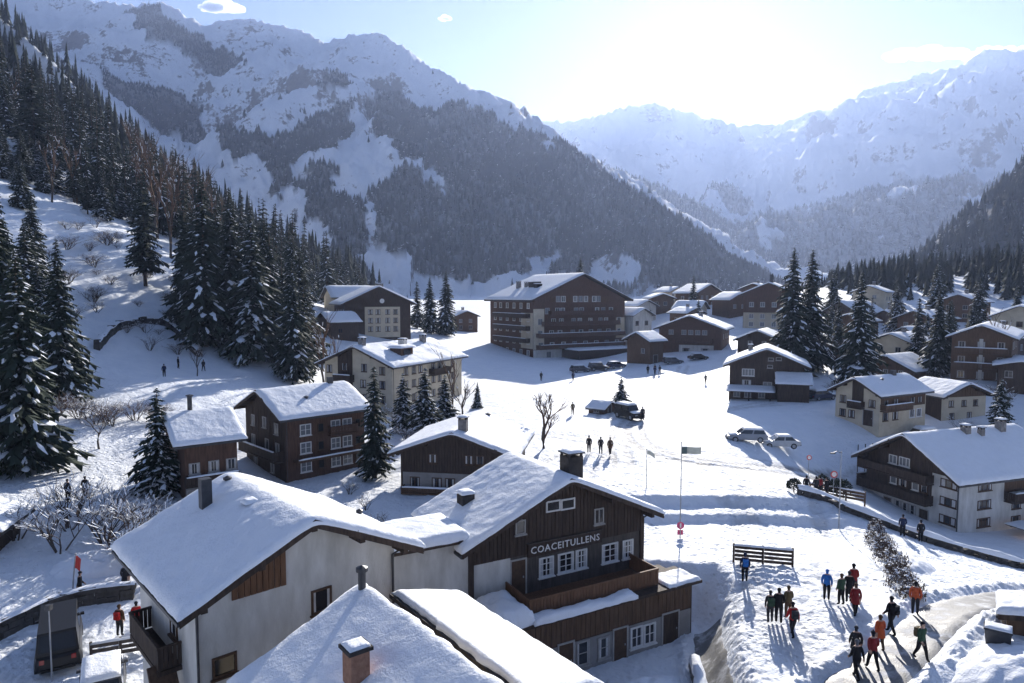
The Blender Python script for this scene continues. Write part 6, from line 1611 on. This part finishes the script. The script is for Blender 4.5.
def bin_(x, y, rz, label):
    root = tag(empty('bin', (x, y, gz(x, y)), math.radians(rz)), label, 'bin'); root.scale = (.85, .85, .8); m = MB(); m.hexa([(-.5, -.33, .06), (.5, -.33, .06), (.5, .33, .06), (-.5, .33, .06), (-.58, -.4, .95), (.58, -.4, .95), (.58, .4, .95), (-.58, .4, .95)]); m.build('body', 'metal_dark', root)
    m = MB(); m.hexa([(-.62, -.44, .952), (.62, -.44, .952), (.62, .44, .952), (-.62, .44, .952), (-.6, -.4, 1.02), (.6, -.4, 1.02), (.56, .42, 1.10), (-.56, .42, 1.10)]); m.build('lid', 'metal_dark', root)
    for sx in (-.42, .42):
        m = MB(); m.tube([(sx - .03, -.2, .07), (sx + .03, -.2, .07)], .07, 8); m.build('wheel', 'rubber', root)
    v, f = snow_sheet(1.15, .8, lambda a, b: a * 0 + 1.06, .08, 9, 7, 4, x0=-.57, y0=-.4, over=0); link('snow', np_mesh('snow', v, f, 'snow'), root)
bin_(21.3, 29.0, -35, 'dark waste bin with snow on its lid beside the wood store')
def snow_clump(name, pts, label, group, seed):
    pass
def box_hedge(x, y, r, h, label):
    """rounded evergreen bush: many small leaf faces"""
    rg = random.Random(int(x * 31 + y)); V = []; F = []
    for i in range(700):
        a = rg.uniform(0, 6.28); u = rg.uniform(-.35, 1); q = math.sqrt(max(0, 1 - u * u)); k = rg.uniform(.72, 1.05); c = Vector((math.cos(a) * q * r * k, math.sin(a) * q * r * k, h * .45 + u * h * .55 * k)); s = .11
        o = len(V); d1 = Vector((rg.uniform(-1, 1), rg.uniform(-1, 1), rg.uniform(-1, 1))).normalized() * s; d2 = Vector((rg.uniform(-1, 1), rg.uniform(-1, 1), rg.uniform(-1, 1))).normalized() * s
        V += [c - d1, c + d2, c + d1]; F.append((o, o + 1, o + 2))
    root = tag(empty('evergreen_bush', (x, y, gz(x, y))), label, 'shrub', 'round evergreen bushes at the end of the guest house wall')
    tag(link('foliage', np_mesh('foliage', V, F, 'needles', False), root), kind='stuff'); m = MB(); m.tube([(0, 0, -.1), (0, 0, h * .6)], .06, 6); m.build('stem', 'bark', root)
def snowy_bush(x, y, r, h, label, seed):
    rg = random.Random(seed); V = []; F = []; SV = []; SF = []
    for i in range(720):
        a = rg.uniform(0, 6.28); u = rg.uniform(-.2, 1); q = math.sqrt(max(0, 1 - u * u)); k = rg.uniform(.55, 1.1); c = Vector((math.cos(a) * q * r * k, math.sin(a) * q * r * k, max(.02, h * .3 + u * h * .7 * k))); s = rg.uniform(.05, .15)
        up = Vector((rg.uniform(-.6, .6), rg.uniform(-.6, .6), 1)).normalized() * s * 1.6; d2 = Vector((rg.uniform(-1, 1), rg.uniform(-1, 1), 0)).normalized() * s * .25
        o = len(V); V += [c - d2, c + d2, c + up]; F.append((o, o + 1, o + 2))
        if u > .15 and rg.random() < .10:
            o = len(SV); t = rg.uniform(.05, .13); n = 5
            SV.append(c + Vector((0, 0, t * .6)))
            for j in range(n): SV.append(c + Vector((math.cos(j * 1.2566) * t * rg.uniform(.7, 1.3), math.sin(j * 1.2566) * t * rg.uniform(.7, 1.3), 0)))
            for j in range(n): SF.append((o, o + 1 + j, o + 1 + (j + 1) % n))
    root = tag(empty('shrub', (x, y, gz(x, y))), label, 'shrub', 'line of bushes towards the street')
    tag(link('foliage', np_mesh('foliage', V, F, 'twigs', False), root), kind='stuff'); tag(link('snow', np_mesh('snow', SV, SF, 'snow'), root), kind='stuff')
ORD = ('first', 'second', 'third', 'fourth', 'fifth', 'sixth', 'seventh', 'eighth', 'ninth', 'tenth', 'eleventh', 'twelfth')
for i, (x, y, h) in enumerate([(28.3, 52.0, 1.3), (27.5, 50.4, 1.0), (26.7, 48.4, 1.2), (25.6, 46.2, 1.1), (24.9, 44.2, .9), (24.1, 42.3, 1.2), (23.3, 40.4, .9), (22.6, 38.8, 1.2), (21.9, 37.0, 1.0), (21.4, 35.5, .9)]):
    snowy_bush(x, y, .62 + .2 * ((i * 7) % 3), h * .9, 'low dark snowy bush, %s in the line running from guest house wall to street' % ORD[i], 200 + i)
for i, (x, y, r, h) in enumerate([(24.6, 58.6, .6, 1.2), (30.4, 62.8, .8, 1.7), (31.6, 64.0, .8, 1.8), (29.4, 63.6, .7, 1.6)]): box_hedge(x, y, r, h, 'round dark evergreen bush at the far end of the guest house wall, %s from left' % ('first', 'third', 'fourth', 'second')[i])

# heaps of cleared snow along the street and the inn, each a lump of its own
def heap(x, y, rx, ry, h, label, seed, rz=0):
    n = 26; u = np.linspace(-1, 1, n); X, Y = np.meshgrid(u, u); R = np.hypot(X, Y); e = fbm(X * 2 + seed, Y * 2, seed, 4)
    Zb = h * np.clip(1 - (R * (1 + .25 * e)) ** 2, 0, 1) ** .8 * (1 + .5 * fbm(X * 4, Y * 4 + seed, seed + 1, 3)) - .06
    a = math.radians(rz); xx = x + (X * rx) * math.cos(a) - (Y * ry) * math.sin(a); yy = y + (X * rx) * math.sin(a) + (Y * ry) * math.cos(a)
    Z = height(xx, yy) + Zb - .05 * (R > .98); idx = np.arange(n * n).reshape(n, n)
    F = np.stack([idx[:-1, :-1], idx[:-1, 1:], idx[1:, 1:], idx[1:, :-1]], -1).reshape(-1, 4)
    F = F[(R.ravel()[F].min(1) < 1.02)]
    return tag(link('snow_heap', np_mesh('snow_heap', np.stack([xx, yy, Z], -1).reshape(-1, 3), F, 'snow')), label, 'snow heap')
heap(6.2, 31.6, 3.0, 1.2, .8, 'snow heap lying along the foot of the inn front', 3, 29); heap(26.2, 44.0, 2.6, 1.6, .6, 'snow heap beside the line of bushes', 4, 60); heap(20.8, 27.4, 3.0, 1.8, .45, 'snow heap in front of the waste bin', 5, 20)
heap(-26.5, 43.0, 2.8, 1.6, .9, 'snow heap between the dark shed and the red flag', 6, 30); heap(22.8, 31.6, 1.8, .8, .6, 'snow heap on the street side of the wood store', 7, 40); heap(56.4, 86.2, 2.4, 1.4, 1.1, 'snow heap right of the snow-buried car', 8, 0)

# clouds high behind the mountains
def cloud(x, y, z, sx, sy, sz, seed, label):
    rg = random.Random(seed); bm = bmesh.new()
    for i in range(26):
        t = rg.uniform(-1, 1); k = (1 - .6 * abs(t)) * rg.uniform(.35, .8); rr = sz * .95 * k
        bmesh.ops.create_icosphere(bm, subdivisions=3, radius=1.0, matrix=Matrix.Translation((t * sx * .9, rg.uniform(-.3, .3) * sy, sz * (-.35 + .8 * k * rg.random()))) @ Matrix.Diagonal((rr * rg.uniform(1.3, 2.2), rr * 1.5, rr * .8, 1)))
    co = np.array([q.co[:] for q in bm.verts]); s = sz * .7
    d = fbm(co[:, 0] / s + co[:, 1] / s * .7, co[:, 2] / s * 1.3 + co[:, 1] / s * .5, seed, 4)
    for q, e in zip(bm.verts, d): q.co *= (1 + .05 * e)
    me = bpy.data.meshes.new('cloud'); bm.to_mesh(me); bm.free()
    if 'cloud' not in MATS:
        m = bpy.data.materials.new('cloud'); m.use_nodes = True; nt = m.node_tree; nt.nodes.clear(); v = nt.nodes.new('ShaderNodeVolumePrincipled'); v.inputs['Color'].default_value = (1, 1, 1, 1); v.inputs['Density'].default_value = .012; v.inputs['Anisotropy'].default_value = .5
        o = nt.nodes.new('ShaderNodeOutputMaterial'); nt.links.new(v.outputs[0], o.inputs['Volume']); MATS['cloud'] = m
    me.materials.append(MATS['cloud'])
    md = None
    return tag(link('cloud', me, None, (x, y, z)), label, 'cloud', kind='structure')
cloud(5367, 9000, 3100, 700, 420, 150, 2, 'long white cloud floating above the right-hand peaks')
cloud(6450, 9000, 3180, 520, 300, 90, 3, 'white cloud streak cut by the right edge above the peaks')
cloud(-3707, 9000, 3700, 300, 200, 130, 4, 'small white cloud above the left mountain crest')
cloud(-857, 9000, 3552, 75, 60, 55, 5, 'tiny white cloud puff in the middle of the sky')

# ------------------------------------------------------------------ the air of the valley
def haze():
    b = MB(); b.box(-7300, -7300, -40, 7300, 7300, 1500)
    o = b.build('haze', None); tag(o, 'thin blue winter haze filling the whole valley', 'haze', kind='stuff')
    m = bpy.data.materials.new('haze'); m.use_nodes = True; nt = m.node_tree; nt.nodes.clear()
    v = nt.nodes.new('ShaderNodeVolumePrincipled')
    v.inputs['Color'].default_value = (.52, .65, 1.0, 1); v.inputs['Density'].default_value = HAZE_DENSITY
    v.inputs['Anisotropy'].default_value = .41
    out = nt.nodes.new('ShaderNodeOutputMaterial'); nt.links.new(v.outputs[0], out.inputs['Volume'])
    o.data.materials.append(m)
HAZE_DENSITY = 1.1e-4
haze()
